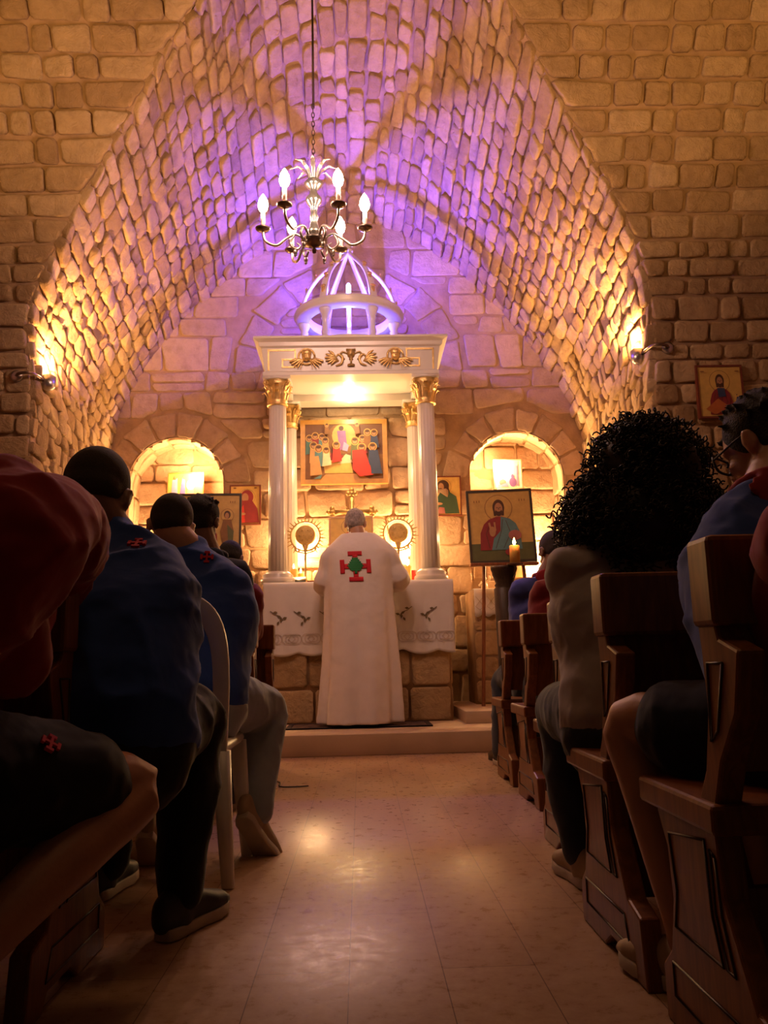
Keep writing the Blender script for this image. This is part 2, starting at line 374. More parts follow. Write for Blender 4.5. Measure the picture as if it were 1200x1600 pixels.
CL = V((FL[-1].x*0.60+CR.x*0.40, W(6.36), 6.36)); CRr = V((FR[-1].x*0.60+CR.x*0.40, W(6.36), 6.36))
FLs, FRs = halves([V((FL[0].x, YF, 0)), V((FL[0].x, YF, 1.6))] + FL + [CL], [V((FR[0].x, YF, 0)), V((FR[0].x, YF, 1.6))] + FR + [CRr], CR)
BLp = [P(*q, YB) for q in ((172,690),(205,605),(258,525),(330,452),(400,398),(465,362))]
BRp = [P(*q, YB) for q in ((920,715),(893,630),(850,562),(790,490),(720,420),(630,362))]
BLs, BRs = halves([V((BLp[0].x, YB, 0)), V((BLp[0].x, YB, 1.6))] + BLp, [V((BRp[0].x, YB, 0)), V((BRp[0].x, YB, 1.6))] + BRp, P(545,345,YB))
def resample(c, n):
    L = [0]
    for a, b in zip(c, c[1:]): L.append(L[-1]+(b-a).length)
    out = []; j = 0
    for i in range(n+1):
        s_ = L[-1]*i/n
        while j < len(L)-2 and L[j+1] < s_: j += 1
        q = (s_-L[j])/max(L[j+1]-L[j], 1e-9); out.append(c[j].lerp(c[j+1], min(max(q,0),1)))
    return out, L[-1]
N = 200
fl, LFL = resample(FLs, N); fr, LFR = resample(FRs, N); bl, _ = resample(BLs, N); brr, _ = resample(BRs, N)
Fc = fl + fr[::-1][1:]; Bc = bl + brr[::-1][1:]; NT = len(Fc)-1
LTOT = LFL + LFR
def vpt(u, v):                              # u metres along the arch, v metres into the depth
    s_ = min(max(u/LTOT, 0), 1)*NT; i = min(int(s_), NT-1); q = s_-i
    a = Fc[i].lerp(Fc[i+1], q); b = Bc[i].lerp(Bc[i+1], q); D = (b-a).length
    return a + (b-a)*(v/2.4)
def Svault(u, v, h):
    p = vpt(u, v); n_ = (vpt(u+0.03, v)-vpt(u-0.03, v)).cross(vpt(u, v+0.05)-vpt(u, v-0.05)).normalized()
    if n_.dot(V((-0.1, p.y, 2.0))-p) < 0: n_ = -n_
    return p + n_*h
mb = MB()
rings = []
for j in range(0, 9): rings.append(mb.add([Svault(LTOT*i/160, 2.4*j/8, 0.0) for i in range(161)]))
mb.quads(rings, False, 1)
u = 0.0
while u < LTOT:
    pz = vpt(u, 1.2).z
    du = rs.uniform(0.30, 0.42) if pz < 1.9 else (rs.uniform(0.125, 0.19))
    u1 = min(u+du, LTOT)
    v = -0.02 ; first = True
    while v < 2.42:
        dv = rs.uniform(0.11, 0.27) * (1.4 if pz < 1.9 else 1)
        if first: dv *= rs.choice((0.6, 1.3)); first = False
        v1 = min(v+dv, 2.43)
        if 2.42-v1 < 0.1: v1 = 2.43
        j = lambda: rs.uniform(-0.019, 0.019)
        stone(mb, [(u+j(), v+j()), (u1+j(), v+j()), (u1+j(), v1+j()), (u+j(), v1+j())], Svault, rs.uniform(0.025, 0.06), rs.uniform(0, 50), tilt=0.014, inset=0.008, rough=0.016)
        v = v1
    u = u1
vault = struct(mb.build('ceiling', ['stone', 'mortar']))

# arch-face wall, in courses cut to the arch
def edge_x(z, c):
    for a, b in zip(c, c[1:]):
        if a.z <= z <= b.z: return a.x + (b.x-a.x)*(z-a.z)/max(b.z-a.z, 1e-6)
    return None
def Sfront(u, v, h):
    d = W(v+0.01)-W(v-0.01); n_ = V((0, -1, d/0.02)).normalized(); return V((u, W(v), v)) + n_*h
mb = MB(); XL, XR = -3.7, 3.6
z = 0.0; rows = []
while z < 7.2:
    dz = rs.uniform(0.30, 0.44) if z < 2.2 else rs.uniform(0.14, 0.215); rows.append((z, z+dz)); z += dz
for (z0, z1) in rows:
    for c, xo in ((FLs, XL), (FRs, XR)):
        e0, e1 = edge_x(z0, c), edge_x(z1, c)
        if e0 is None: e0 = CR.x
        if e1 is None: e1 = CR.x
        sgn = 1 if xo < 0 else -1
        k = mb.add([Sfront(xo, z0, 0), Sfront(e0, z0, 0), Sfront(e1, z1, 0), Sfront(xo, z1, 0)]); mb.face(tuple(k if sgn > 0 else k[::-1]), 1)
        x = xo + 0; jog = lambda: rs.uniform(-0.010, 0.010)
        while (e0-x)*sgn > 0.03:
            dx = (rs.uniform(0.35, 0.7) if z0 < 2.2 else rs.choice((rs.uniform(0.17, 0.26), rs.uniform(0.24, 0.42))))
            xn = x + dx*sgn
            a0, a1 = (xn, xn)
            if (min(e0*sgn, e1*sgn) - xn*sgn) < 0.12: a0, a1 = e0, e1
            stone(mb, [(x+jog(), z0+jog()), (a0+jog()*0.5, z0+jog()), (a1+jog()*0.5, z1+jog()), (x+jog(), z1+jog())], Sfront, rs.uniform(0.02, 0.05), rs.uniform(0, 50), tilt=0.010, inset=0.010, rough=0.013)
            if a0 is e0 or a0 == e0: break
            x = xn
struct(mb.build('wall_front', ['stone', 'mortar']))

# apse wall: coursed rubble, rings of wedge stones over the two niches and over the canopy
NL = P(275, 757, YB); NR = P(806, 746, YB)
RNL = (P(350, 757, YB).x - P(200, 757, YB).x)/2; RNR = (P(880, 746, YB).x - P(733, 746, YB).x)/2
ZSL = P(275, 915, YB).z; ZSR = P(806, 905, YB).z
niches = [(NL.x, NL.z, RNL, ZSL), (NR.x, NR.z, RNR, ZSR)]
def inhole(x, z, pad=0):
    for cx, cz, r_, zs in niches:
        if z > cz and math.hypot(x-cx, z-cz) < r_+pad: return True
        if zs-pad*0.4 < z <= cz and abs(x-cx) < r_+pad*0.5: return True
    return False
ringc = P(545, 575, YB)
RINGS = [(cx, cz, r_, r_+0.30, 8, 0.0, PI, 1.0) for cx, cz, r_, zs in niches] + [(ringc.x, ringc.z, 0.93, 1.28, 10, -0.05, PI+0.05, 0.95)]
Sback = lambda u, v, h: V((u, YB-h, v))
mb = MB()
gx = [-3.0+0.05*i for i in range(119)]; gz = [0.05*i for i in range(118)]
idx = {}
for i, x in enumerate(gx):
    for j, z in enumerate(gz): idx[i, j] = len(mb.v); mb.v.append(V((x, YB, z)))
for i in range(len(gx)-1):
    for j in range(len(gz)-1):
        if not inhole(gx[i]+0.025, gz[j]+0.025, -0.0): mb.face((idx[i,j], idx[i+1,j], idx[i+1,j+1], idx[i,j+1]), 1)
cxl, cxr = P(458, 760, YB).x, P(645, 760, YB).x; ctop = P(550, 650, YB).z
def put(poly):
    if len(poly) < 3: return
    A = abs(sum(poly[i][0]*poly[(i+1)%len(poly)][1]-poly[(i+1)%len(poly)][0]*poly[i][1] for i in range(len(poly))))/2
    if A < 0.006: return
    cx_ = sum(p[0] for p in poly)/len(poly); cz_ = sum(p[1] for p in poly)/len(poly)
    rough = (cxl-0.1 < cx_ < cxr+0.1 and cz_ < ctop) or cz_ < 1.9
    hero = cxl-0.1 < cx_ < cxr+0.1 and cz_ < ctop
    stone(mb, poly, Sback, rs.uniform(0.010, 0.020) if not rough else rs.uniform(0.02, 0.04+0.03*hero), rs.uniform(0, 50), tilt=0.002 if not rough else 0.006+0.01*hero, inset=0.010, rough=0.007 if not rough else 0.014+0.012*hero)
for cx, cz, r0, r1, n_, t0, t1, ez in RINGS:
    cuts = [t0] + [t0+(t1-t0)*(k+rs.uniform(-0.13, 0.13))/n_ for k in range(1, n_)] + [t1]
    for a, b_ in zip(cuts, cuts[1:]):
        ro = r1+rs.uniform(-0.05, 0.0); poly = []
        for k in range(4): th = a+(b_-a)*k/3; poly.append((cx+math.cos(th)*r0, cz+math.sin(th)*r0*ez))
        for k in range(3, -1, -3): th = a+(b_-a)*k/3; poly.append((cx+math.cos(th)*ro, cz+math.sin(th)*ro*ez))
        put(poly)
z = 0.157
while z < 5.85:
    z1 = z + (rs.uniform(0.20, 0.40)); x = -3.0 - rs.uniform(0, 0.3)
    while x < 2.9:
        x1 = x + rs.uniform(0.26, 0.60); tl = rs.uniform(-0.03, 0.03)
        j = lambda: rs.uniform(-0.012, 0.012)
        if x1-x > 0.36 and rs.random() < 0.25:      # a course split in two
            zm = z + (z1-z)*rs.uniform(0.4, 0.6); cells = [(x, z, x1, zm), (x, zm, x1, z1)]
        else: cells = [(x, z, x1, z1)]
        for (a0, b0, a1, b1) in cells:
            poly = [(a0+j()-tl, b0+j()), (a1+j()-tl*0.5, b0+j()), (a1+j()+tl*0.5, b1+j()), (a0+j()+tl, b1+j())]
            mx_, mz_ = (a0+a1)/2, (b0+b1)/2; ok = True
            for cx, cz, r0, r1, n_, t0, t1, ez in RINGS:
                if mz_ < cz - 0.05: continue
                dx, dz_ = mx_-cx, mz_-cz; d_ = math.hypot(dx, dz_)
                if r0-0.02 < d_ < r1+0.02: ok = False; break
                dx, dz_ = dx/d_, dz_/d_
                if d_ >= r1: poly = clip(poly, cx+dx*r1, cz+dz_*r1*ez, -dx, -dz_)
                else:
                    if r0 < 0.6: ok = False; break
                    poly = clip(poly, cx+dx*r0, cz+dz_*r0*ez, dx, dz_)
                if len(poly) < 3: ok = False; break
            if not ok: continue
            for cx, cz, r_, zs in niches:            # beside and below the niches
                if b0 < cz and b1 > zs:
                    if abs(mx_-cx) < r_:
                        if b0 < zs: poly = clip(poly, 0, zs, 0, 1)
                        else:
                            lft = max(0, (cx-r_)-a0); rgt = max(0, a1-(cx+r_))
                            if lft > 0.08: poly = clip(poly, cx-r_, 0, 1, 0)
                            elif rgt > 0.08: poly = clip(poly, cx+r_, 0, -1, 0)
                            else: poly = []
                    elif mx_ < cx: poly = clip(poly, cx-r_, 0, 1, 0)
                    else: poly = clip(poly, cx+r_, 0, -1, 0)
                if len(poly) < 3: break
            put(poly)
        x = x1
    z = z1
ND = 0.42
for cx, cz, r_, zs in niches:               # niche reveals and backs
    out = [(cx+r_, zs+(cz-zs)*k/5) for k in range(5)] + [(cx+math.cos(PI*k/20)*r_, cz+math.sin(PI*k/20)*r_) for k in range(21)] + [(cx-r_, zs+(cz-zs)*k/5) for k in range(4, -1, -1)]
    Ls = [0]
    for a, b_ in zip(out, out[1:]): Ls.append(Ls[-1]+math.hypot(b_[0]-a[0], b_[1]-a[1]))
    def Sn(u, v, h, out=out, Ls=Ls, cx=cx, cz=cz):
        u = min(max(u, 0), Ls[-1]-1e-6); i = max(k for k in range(len(Ls)-1) if Ls[k] <= u); q = (u-Ls[i])/(Ls[i+1]-Ls[i])
        x = out[i][0]+(out[i+1][0]-out[i][0])*q; z = out[i][1]+(out[i+1][1]-out[i][1])*q
        n_ = V((cx-x, 0, (cz-z) if z > cz else 0)).normalized(); return V((x, YB-0.01+v, z)) + n_*h
    a = mb.add([(x, YB-0.01, z) for x, z in out]); b_ = mb.add([(x, YB+ND, z) for x, z in out]); mb.quads([a, b_], True, 1); mb.face(tuple(b_), 1)
    u = 0
    while u < Ls[-1]-0.02:
        u1 = min(u+rs.uniform(0.2, 0.34), Ls[-1]); 
        if Ls[-1]-u1 < 0.1: u1 = Ls[-1]
        sp = rs.uniform(0.17, 0.27)
        for v0, v1 in ((0, sp), (sp, ND)): stone(mb, [(u, v0), (u1, v0), (u1, v1), (u, v1)], Sn, rs.uniform(0.008, 0.022), rs.uniform(0, 50), tilt=0.008)
        u = u1
    z = zs
    while z < cz+r_:
        z1 = z+rs.uniform(0.2, 0.3); x = cx-r_-0.1
        while x < cx+r_:
            x1 = x+rs.uniform(0.25, 0.45)
            lim = r_*1.02
            ok = [(x, z), (x1, z), (x1, z1), (x, z1)]
            stone(mb, ok, lambda u, v, h: V((u, YB+ND-h, v)), rs.uniform(0.01, 0.035), rs.uniform(0, 50), tilt=0.012, rough=0.02)
            x = x1
        z = z1
struct(mb.build('wall_back', ['stone_apse', 'mortar']))

for nm, x in (('wall_left', XL), ('wall_right', XR)):
    mb = MB(); k = 1 if x < 0 else -1; mb.box((min(x, x-0.2*k), -1.5, 0), (max(x, x-0.2*k), 6.9, 7.2)); struct(mb.build(nm, 'mortar'))
mb = MB(); mb.box((-3.9, -1.5, -0.1), (3.8, 9.2, 0)); struct(mb.build('floor', 'floor'))
xl, xr = BLp[0].x, BRp[0].x
mb = MB(); mb.box((-1.6, YS, 0.0), (1.75, YF, ZP)); mb.box((FL[0].x+0.02, YF, 0.0), (FR[0].x-0.02, YB, ZP)); struct(mb.build('trim_1', 'slab', bevel=0.006))
zq = G(740, 1120, 0).z
mb = MB(); mb.box((0.86, 7.02, ZP), (FR[0].x-0.04, YB, ZP+0.10)); struct(mb.build('trim_2', 'slab', bevel=0.005))
# ------------------------------------------------------------------ altar
ZA = 1.387; YA0, YA1 = 7.42, 8.47
ax0, ax1 = P(421, 1000, YA0).x, P(703, 1000, YA0).x
alt = thing('altar', 'rough stone block altar under the white cloth, behind the priest', 'altar', ((ax0+ax1)/2, (YA0+YA1)/2, ZP))
mb = MB(); mb.box((ax0, YA0, ZP), (ax1, YA1, ZA-0.07), 1)
z = ZP; zs_ = [ZP, ZP+0.30, ZP+0.62, ZP+0.9, ZA-0.07]
for z0, z1 in zip(zs_, zs_[1:]):
    x = ax0
    while x < ax1-0.02:
        x1 = x+rs.uniform(0.32, 0.55)
        if ax1-x1 < 0.16: x1 = ax1
        stone(mb, [(x, z0), (x1, z0), (x1, z1), (x, z1)], lambda u, v, h: V((u, YA0-h*0.8, v)), 0.03, rs.uniform(0, 50), tilt=0.004, inset=0.010, rough=0.012)
        x = x1
    for xs_, sg in ((ax0, -1), (ax1, 1)):
        y = YA0
        while y < YA1-0.02:
            y1 = min(y+rs.uniform(0.3, 0.5), YA1)
            stone(mb, [(y, z0), (y1, z0), (y1, z1), (y, z1)], lambda u, v, h, xs_=xs_, sg=sg: V((xs_+sg*h*0.6, u, v)), 0.02, rs.uniform(0, 50), tilt=0.003, inset=0.010)
            y = y1
mb.build('stone_block', ['stone', 'mortar'], alt)
mb = MB(); mb.box((ax0-0.03, YA0-0.04, ZA-0.07), (ax1+0.03, YA1, ZA-0.012)); mb.build('altar_slab', 'slab', alt, bevel=0.008)

# cloth
cl = thing('altar_cloth', 'white embroidered altar cloth with scalloped hem hanging over the altar front', 'tablecloth', ((ax0+ax1)/2, YA0, ZA))
cx0, cx1 = ax0-0.05, ax1+0.04
mb = MB(); nx_, nz_ = 90, 26; grid = []
def hemz(x):
    q = (x-cx0)/(cx1-cx0); return 0.60 + 0.035*abs(math.sin(q*PI*5.5)) + 0.02*math.sin(q*9)
def yfold(x, d): return YA0-0.062 - 0.010*math.sin(x*17+1)*min(d/0.3, 1.3) - 0.006*math.sin(x*41)*min(d/0.4, 1)
for j in range(nz_+4):
    row = []
    for i in range(nx_+1):
        x = cx0 + (cx1-cx0)*i/nx_
        if j < 4: row.append((x, YA1-0.02-(YA1-0.02-YA0+0.045)*j/4, ZA+0.001))
        else:
            d = hemz(x)*(j-4)/(nz_-1); row.append((x, yfold(x, d) + (0.012 if j == 4 else 0), ZA-0.003-d))
    grid.append(mb.add(row))
mb.quads(grid, False)
c_ = mb.build('linen_sheet', 'white_cloth', cl); sd = c_.modifiers.new('thick', 'SOLIDIFY'); sd.thickness = 0.003; sd.offset = 1
mb = MB(); mt_ = MB()
def ontop(x, z): return V((x, yfold(x, ZA-z)-0.006, z))
def stroke(mbx, pts, w_, fn, th=0.0025, mi=0):
    for a, b in zip(pts, pts[1:]):
        dx, dz = b[0]-a[0], b[1]-a[1]; L = math.hypot(dx, dz) or 1; px_, pz_ = -dz/L*w_/2, dx/L*w_/2
        q = [fn(a[0]+px_, a[1]+pz_), fn(a[0]-px_, a[1]-pz_), fn(b[0]-px_, b[1]-pz_), fn(b[0]+px_, b[1]+pz_)]
        k = mbx.add([p + V((0, -th, 0)) for p in q] + q); 
        for f_ in ((0,1,2,3), (7,6,5,4), (0,4,5,1), (1,5,6,2), (2,6,7,3), (3,7,4,0)): mbx.face(tuple(k[i] for i in f_), mi)
for pxx in (433, 470, 510, 633, 672):
    mb = MB(); sgn = 1 if pxx < 540 else -1; c0 = P(pxx, 962 if pxx < 540 else 955, YA0-0.06); x, z = c0.x, c0.z
    for k, (dx, dz, L_, an) in enumerate(((0, 0, .05, -.5), (.03, -.02, .045, -1.4), (.045, -.03, .045, .3), (-.035, .025, .04, .1), (.02, -.05, .04, -2.1))):
        an_ = an if sgn > 0 else PI-an; bx, bz = x+dx*sgn, z+dz; ex, ez = bx+math.cos(an_)*L_, bz+math.sin(an_)*L_
        px_, pz_ = -math.sin(an_)*0.011, math.cos(an_)*0.011; mx_, mz_ = (bx+ex)/2, (bz+ez)/2
        poly = [(bx, bz), (mx_+px_, mz_+pz_), (ex, ez), (mx_-px_, mz_-pz_)]
        mb.prism(poly, lambda p: ontop(*p), lambda p: ontop(*p)+V((0, -0.003, 0)))
    stroke(mb, [(x-0.06*sgn, z+0.04), (x-0.02*sgn, z+0.01), (x+0.02*sgn, z-0.005), (x+0.05*sgn, z-0.04)], 0.006, ontop); mb.build('leaf_embroidery', 'thread', cl, smooth=False)
nm_ = 10
for k in range(nm_):
    x = cx0+(cx1-cx0)*(k+0.5)/nm_; zc = ZA-0.50
    for r_ in (0.075, 0.05):
        stroke(mt_, [(x+math.cos(2*PI*i/20)*r_*1.1, zc+math.sin(2*PI*i/20)*r_*(0.75+0.2*math.cos(4*PI*i/20))) for i in range(21)], 0.0035, ontop)
    stroke(mt_, [(x-0.03, zc), (x, zc+0.03), (x+0.03, zc), (x, zc-0.03), (x-0.03, zc)], 0.003, ontop)
mt_.build('lace_stitching', 'lace', cl, smooth=False)

# ------------------------------------------------------------------ canopy
YC0, YC1 = 7.56, 8.33
EB, ET = P(550, 584, 7.42).z, P(550, 524, 7.36).z
can = thing('altar_canopy', 'cream marble canopy with gilded frieze and fluted columns over the altar', 'canopy', (-0.03, 8.0, ZA))
colx = [(P(434, 760, YC0).x, YC0), (P(669, 760, YC0).x, YC0)]
colx += [(P(452.5, 740, YC1).x, YC1), (P(649, 740, YC1).x, YC1)]
for k, (x, y) in enumerate(colx):
    s_ = MB(); rb = 0.088 if k < 2 else 0.080
    s_.lathe([(rb, ZA+0.10), (rb*0.98, ZA+0.6), (rb*0.90, EB-0.24)], (x, y, 0), 72, ripple=lambda th, h: 1-0.055*abs(math.sin(th*8)))
    sh = s_.build('column', 'marble', can)
    s_ = MB(); s_.lathe([(0.155, ZA+0.003), (0.155, ZA+0.035), (0.15, ZA+0.045), (0.135, ZA+0.055), (0.140, ZA+0.075), (0.12, ZA+0.095), (0.095, ZA+0.11)], (x, y, 0), 32); s_.build('column_base', 'marble', sh)
    s_ = MB(); zc = EB-0.24
    s_.lathe([(rb*0.92, zc-0.03), (rb*1.12, zc-0.025), (rb*1.12, zc-0.012), (rb*0.95, zc), (rb*1.1, zc+0.015), (rb*0.95, zc+0.03), (rb*0.97, zc+0.10), (rb*1.1, zc+0.17), (rb*1.45, zc+0.215)], (x, y, 0), 32)
    for i in range(8):
        th = 2*PI*i/8; d = V((math.cos(th), math.sin(th), 0)); tg = V((-math.sin(th), math.cos(th), 0))
        for z0_, L_, wv in ((zc+0.03, 0.08, 0.028), (zc+0.08, 0.09, 0.030)):
            b0 = V((x, y, z0_)) + d*rb*0.95
            s_.loft([(b0, tg*wv, d*0.008), (b0+Z*L_*0.6+d*0.012, tg*wv*1.0, d*0.008), (b0+Z*L_+d*0.035, tg*wv*0.7, d*0.008), (b0+Z*(L_*0.9)+d*0.055, tg*wv*0.3, d*0.006)], 8)
    for i in range(4):
        th = PI/4+PI/2*i; d = V((math.cos(th), math.sin(th), 0)); c0 = V((x, y, zc+0.185))+d*rb*1.45
        s_.tube([V((x, y, zc+0.09))+d*rb, V((x, y, zc+0.16))+d*rb*1.3, c0+d*0.012+Z*0.012, c0+d*0.03-Z*0.01, c0+d*0.012-Z*0.03, c0-d*0.002-Z*0.012], [0.008, 0.012, 0.015, 0.015, 0.012, 0.008], 8, sub=3)
    q = rb*1.45; s_.box((x-q, y-q, EB-0.028), (x+q, y+q, EB-0.001), 1)
    s_.build('capital', ['gold', 'marble'], sh)
# entablature: flared profile run round four sides
pf = [(0.0, EB), (0.018, EB), (0.018, EB+0.03), (0.0, EB+0.045), (0.03, EB+0.26), (0.05, EB+0.275), (0.055, EB+0.31), (0.08, EB+0.325), (0.10, ET-0.02), (0.10, ET)]
ex0, ex1 = P(414, 583, 7.45).x, P(683, 583, 7.45).x
ey0, ey1 = 7.45, 8.44
mb = MB(); rr = []
for d, z in pf: rr.append(mb.add([(ex0-d, ey0-d, z), (ex1+d, ey0-d, z), (ex1+d, ey1+min(d,0.03), z), (ex0-d, ey1+min(d,0.03), z)]))
inn = [mb.add([(ex0+0.2, ey0+0.2, z), (ex1-0.2, ey0+0.2, z), (ex1-0.2, ey1-0.2, z), (ex0+0.2, ey1-0.2, z)]) for z in (EB, EB+0.07)]
mb.quads(rr, True); mb.quads([inn[0], rr[0]], True); mb.quads([inn[1], inn[0]], True); mb.face(tuple(inn[1])); mb.face(tuple(reversed(rr[-1])))
ent = mb.build('entablature', 'marble', can, smooth=False)
# gilded relief on the front (its face leans forward)
def onf(x, z, h=0.0):
    q = (z-(EB+0.045))/0.215; return V((x, ey0-0.03*q-h-0.001, z))
gm = (ex0+ex1)/2; zc = EB+0.155
mb = MB()
for sg in (-1, 1):
    mb = MB(); xo = gm+sg*((ex1-ex0)/2-0.035)
    pts = [(xo, EB+0.05), (xo, EB+0.245), (xo-sg*0.235, EB+0.245)]
    stroke(mb, [(xo, EB+0.05), (xo, EB+0.245)], 0.016, onf, 0.008); stroke(mb, [(xo+sg*0.008, EB+0.238), (xo-sg*0.25, EB+0.238)], 0.016, onf, 0.008)
    for a, b in (((xo-sg*.25, EB+.246), (xo-sg*.25, EB+.145)), ((xo-sg*.258, EB+.15), (xo-sg*.13, EB+.15)), ((xo-sg*.13, EB+.158), (xo-sg*.13, EB+.075)), ((xo-sg*.122, EB+.08), (xo-sg*.26, EB+.08))): stroke(mb, [a, b], 0.014, onf, 0.008)
    mb.build('greek_key', 'gold', ent, smooth=False)
for sg in (-1, 1):
    mb = MB(); c = onf(gm+sg*0.415, zc+0.02)
    mb.tube([c+V((math.cos(2*PI*i/18)*0.075, -0.008, math.sin(2*PI*i/18)*0.075)) for i in range(19)], 0.010, 8, caps=False)
    mb.ell(c+V((0, -0.025, 0.0)), X*0.042, Yv*0.032, Z*0.052); mb.ell(c+V((0, -0.03, 0.03)), X*0.048, Yv*0.03, Z*0.035); mb.ell(c+V((0, -0.055, -0.008)), X*0.007, Yv*0.01, Z*0.012)
    for s2 in (-1, 1):
        for k in range(5):
            a0 = c+V((s2*0.025, -0.012, -0.035)); an = -0.15-k*0.27; e = a0+V((s2*math.cos(an)*(0.13-0.008*k), -0.012, math.sin(an)*0.095))
            mb.loft([(a0, Z*0.008, Yv*0.006), ((a0+e)/2+Z*0.012, Z*0.014, Yv*0.010), (e, Z*0.010, Yv*0.006)], 8)
    mb.build('winged_head', 'gold', ent)
    mb = MB(); b0 = onf(gm+sg*0.12, zc-0.02)
    for k in range(6):
        an = (0.95-0.33*k); L_ = 0.15-0.012*k; e = b0+V((sg*math.cos(an)*L_, -0.02, math.sin(an)*L_*0.75)); md = (b0+e)/2+V((0, -0.012, 0.015))
        mb.loft([(b0, Z*0.010, Yv*0.008), (md, Z*0.018, Yv*0.012), (e, Z*0.007, Yv*0.006)], 8)
    mb.tube([b0+V((sg*.02, -.01, -.05)), b0+V((-sg*.03, -.018, -.03)), b0+V((-sg*.04, -.018, .03)), b0+V((-sg*.0, -.018, .055)), b0+V((sg*.02, -.014, .03))], [0.006, .011, .013, .010, .006], 8, sub=3)
    mb.build('acanthus_scroll', 'gold', ent)
mb = MB(); c = onf(gm, zc)
mb.lathe([(0.035, -0.075), (0.035, -0.065), (0.010, -0.055), (0.010, -0.02), (0.022, -0.01), (0.010, 0.0), (0.030, 0.015), (0.040, 0.055), (0.038, 0.058)], c+V((0, -0.012, 0)), 16)
mb.box(tuple(c+V((-0.045, -0.012, 0.065))), tuple(c+V((0.045, 0.002, 0.105))))
for sg in (-1, 1): mb.tube([c+V((sg*0.03, -.01, .04)), c+V((sg*.08, -.014, .06)), c+V((sg*.10, -.014, .02)), c+V((sg*.06, -.014, -.01))], [0.007, .010, .010, .005], 8, sub=3)
mb.build('chalice_relief', 'old_gold', ent)
mb = MB(); c = P(546, 633, 8.28); c.z = EB+0.065
mb.lathe([(0.045, 0.0), (0.045, -0.015), (0.03, -0.025)], c, 20); mb.build('lamp_base', 'marble', can)
mb = MB(); mb.ball(c-Z*0.045, 0.030); lb = mb.build('lit_bulb', 'bulb_warm', can)
light('SPOT', 'canopy_lamp_light', c-Z*0.10+V((0, -0.06, 0)), 40, WARM2, 0.04, c-Z*2+V((0, -0.75, 0)), 2.3, 0.8)
light('POINT', 'canopy_lamp_glow', c-Z*0.12+V((0, -0.14, 0)), 9, (1, 0.72, 0.38), 0.04)

# cupola
DC = V((P(545, 480, 7.95).x, 7.95, ET)); ZR = P(545, 462, 7.45).z
ZR = P(545, 474, 7.45).z; ZT = P(545, 392, 7.95).z; RD = 0.50
cup = thing('cupola', 'open-ribbed cream cupola with gilt ornament lit blue from inside, on top of the canopy', 'cupola', DC)
mb = MB(); mb.lathe([(0.56, 0.001), (0.56, 0.03), (0.52, 0.045), (0.36, 0.045), (0.36, 0.001)], DC, 48, caps=False); mb.build('base_ring', 'marble', cup)
mb = MB(); h0 = ZR-ET
mb.lathe([(0.40, h0), (0.52, h0), (0.535, h0+0.02), (0.52, h0+0.045), (0.555, h0+0.06), (0.545, h0+0.085), (0.50, h0+0.10), (0.40, h0+0.10), (0.40, h0)], DC, 64, caps=False); mb.build('upper_ring', 'marble', cup)
for k in range(6):
    th = PI/6+PI/3*k+PI/6*0; d = V((math.sin(th), -math.cos(th), 0)); b0 = DC+d*0.45
    mb = MB(); H_ = h0
    mb.lathe([(0.055, 0.045), (0.055, 0.07), (0.035, 0.085), (0.040, 0.12), (0.032, H_*0.45), (0.030, H_-0.12), (0.042, H_-0.10), (0.034, H_-0.08), (0.06, H_-0.02), (0.06, H_)], b0, 20)
    mb.build('small_column', 'marble', cup)
    tg = V((-d.y, d.x, 0)); secs = []; gs = []
    for i in range(15):
        q = i/14; tb = [(0, .485), (.15, .465), (.3, .43), (.45, .375), (.58, .305), (.70, .215), (.82, .12), (.92, .05), (1.0, .015)]
        kk = max(j for j in range(8) if tb[j][0] <= q); r_ = tb[kk][1]+(tb[kk+1][1]-tb[kk][1])*(q-tb[kk][0])/(tb[kk+1][0]-tb[kk][0]); z_ = h0+0.09 + (ZT-ZR-0.09)*q
        secs.append((V((DC.x, DC.y, DC.z+z_)) + d*r_, tg*(0.042*(1-0.55*q)), (d+Z*0.3).normalized()*0.016))
        if i in (2, 5, 8): g = MB(); g.ell(secs[-1][0]+d*0.016, tg*0.022, d*0.012, Z*0.05, 8, 6); g.ell(secs[-1][0]+d*0.018+Z*0.03, tg*0.030, d*0.012, Z*0.018, 8, 6); gs.append(g)
    mb = MB(); mb.loft(secs, 12, power=4.0); rb_ = mb.build('rib', 'marble', cup)
    for g in gs: g.build('rib_ornament', 'gold', rb_)
mb = MB(); mb.lathe([(0.05, 0), (0.055, 0.03), (0.02, 0.05), (0.045, 0.085), (0.045, 0.11), (0.0, 0.15)], V((DC.x, DC.y, DC.z+ZT-ZR+h0-0.03)), 20); mb.build('finial', 'marble', cup)
mb = MB(); mb.lathe([(0.06, 0.045), (0.035, 0.08), (0.025, 0.25), (0.025, h0+0.16)], DC, 16); post = mb.build('lamp_post', 'marble', cup)
M['led'] = simple('blue_led', (0.3, 0.3, 1), 0.3, emis=(0.22, 0.22, 1.0), estr=14)
mb = MB(); mb.lathe([(0.018, h0+0.16), (0.024, h0+0.18), (0.024, h0+0.42), (0.012, h0+0.44)], DC, 16); mb.build('blue_lamp', 'led', cup)
BLUE = (0.11, 0.045, 1.0)
light('POINT', 'cupola_lamp_light', DC+V((0.0, -0.045, h0+0.34)), 105, BLUE, 0.010)
light('SPOT', 'cupola_upward_light', DC+V((0.0, -0.05, h0-0.04)), 290, BLUE, 0.018, DC+V((0.15, -0.1, 5)), 2.35, 0.4)
light('POINT', 'cupola_floor_light', DC+V((0.0, -0.05, 0.16)), 20, (0.16, 0.22, 1.0), 0.03)

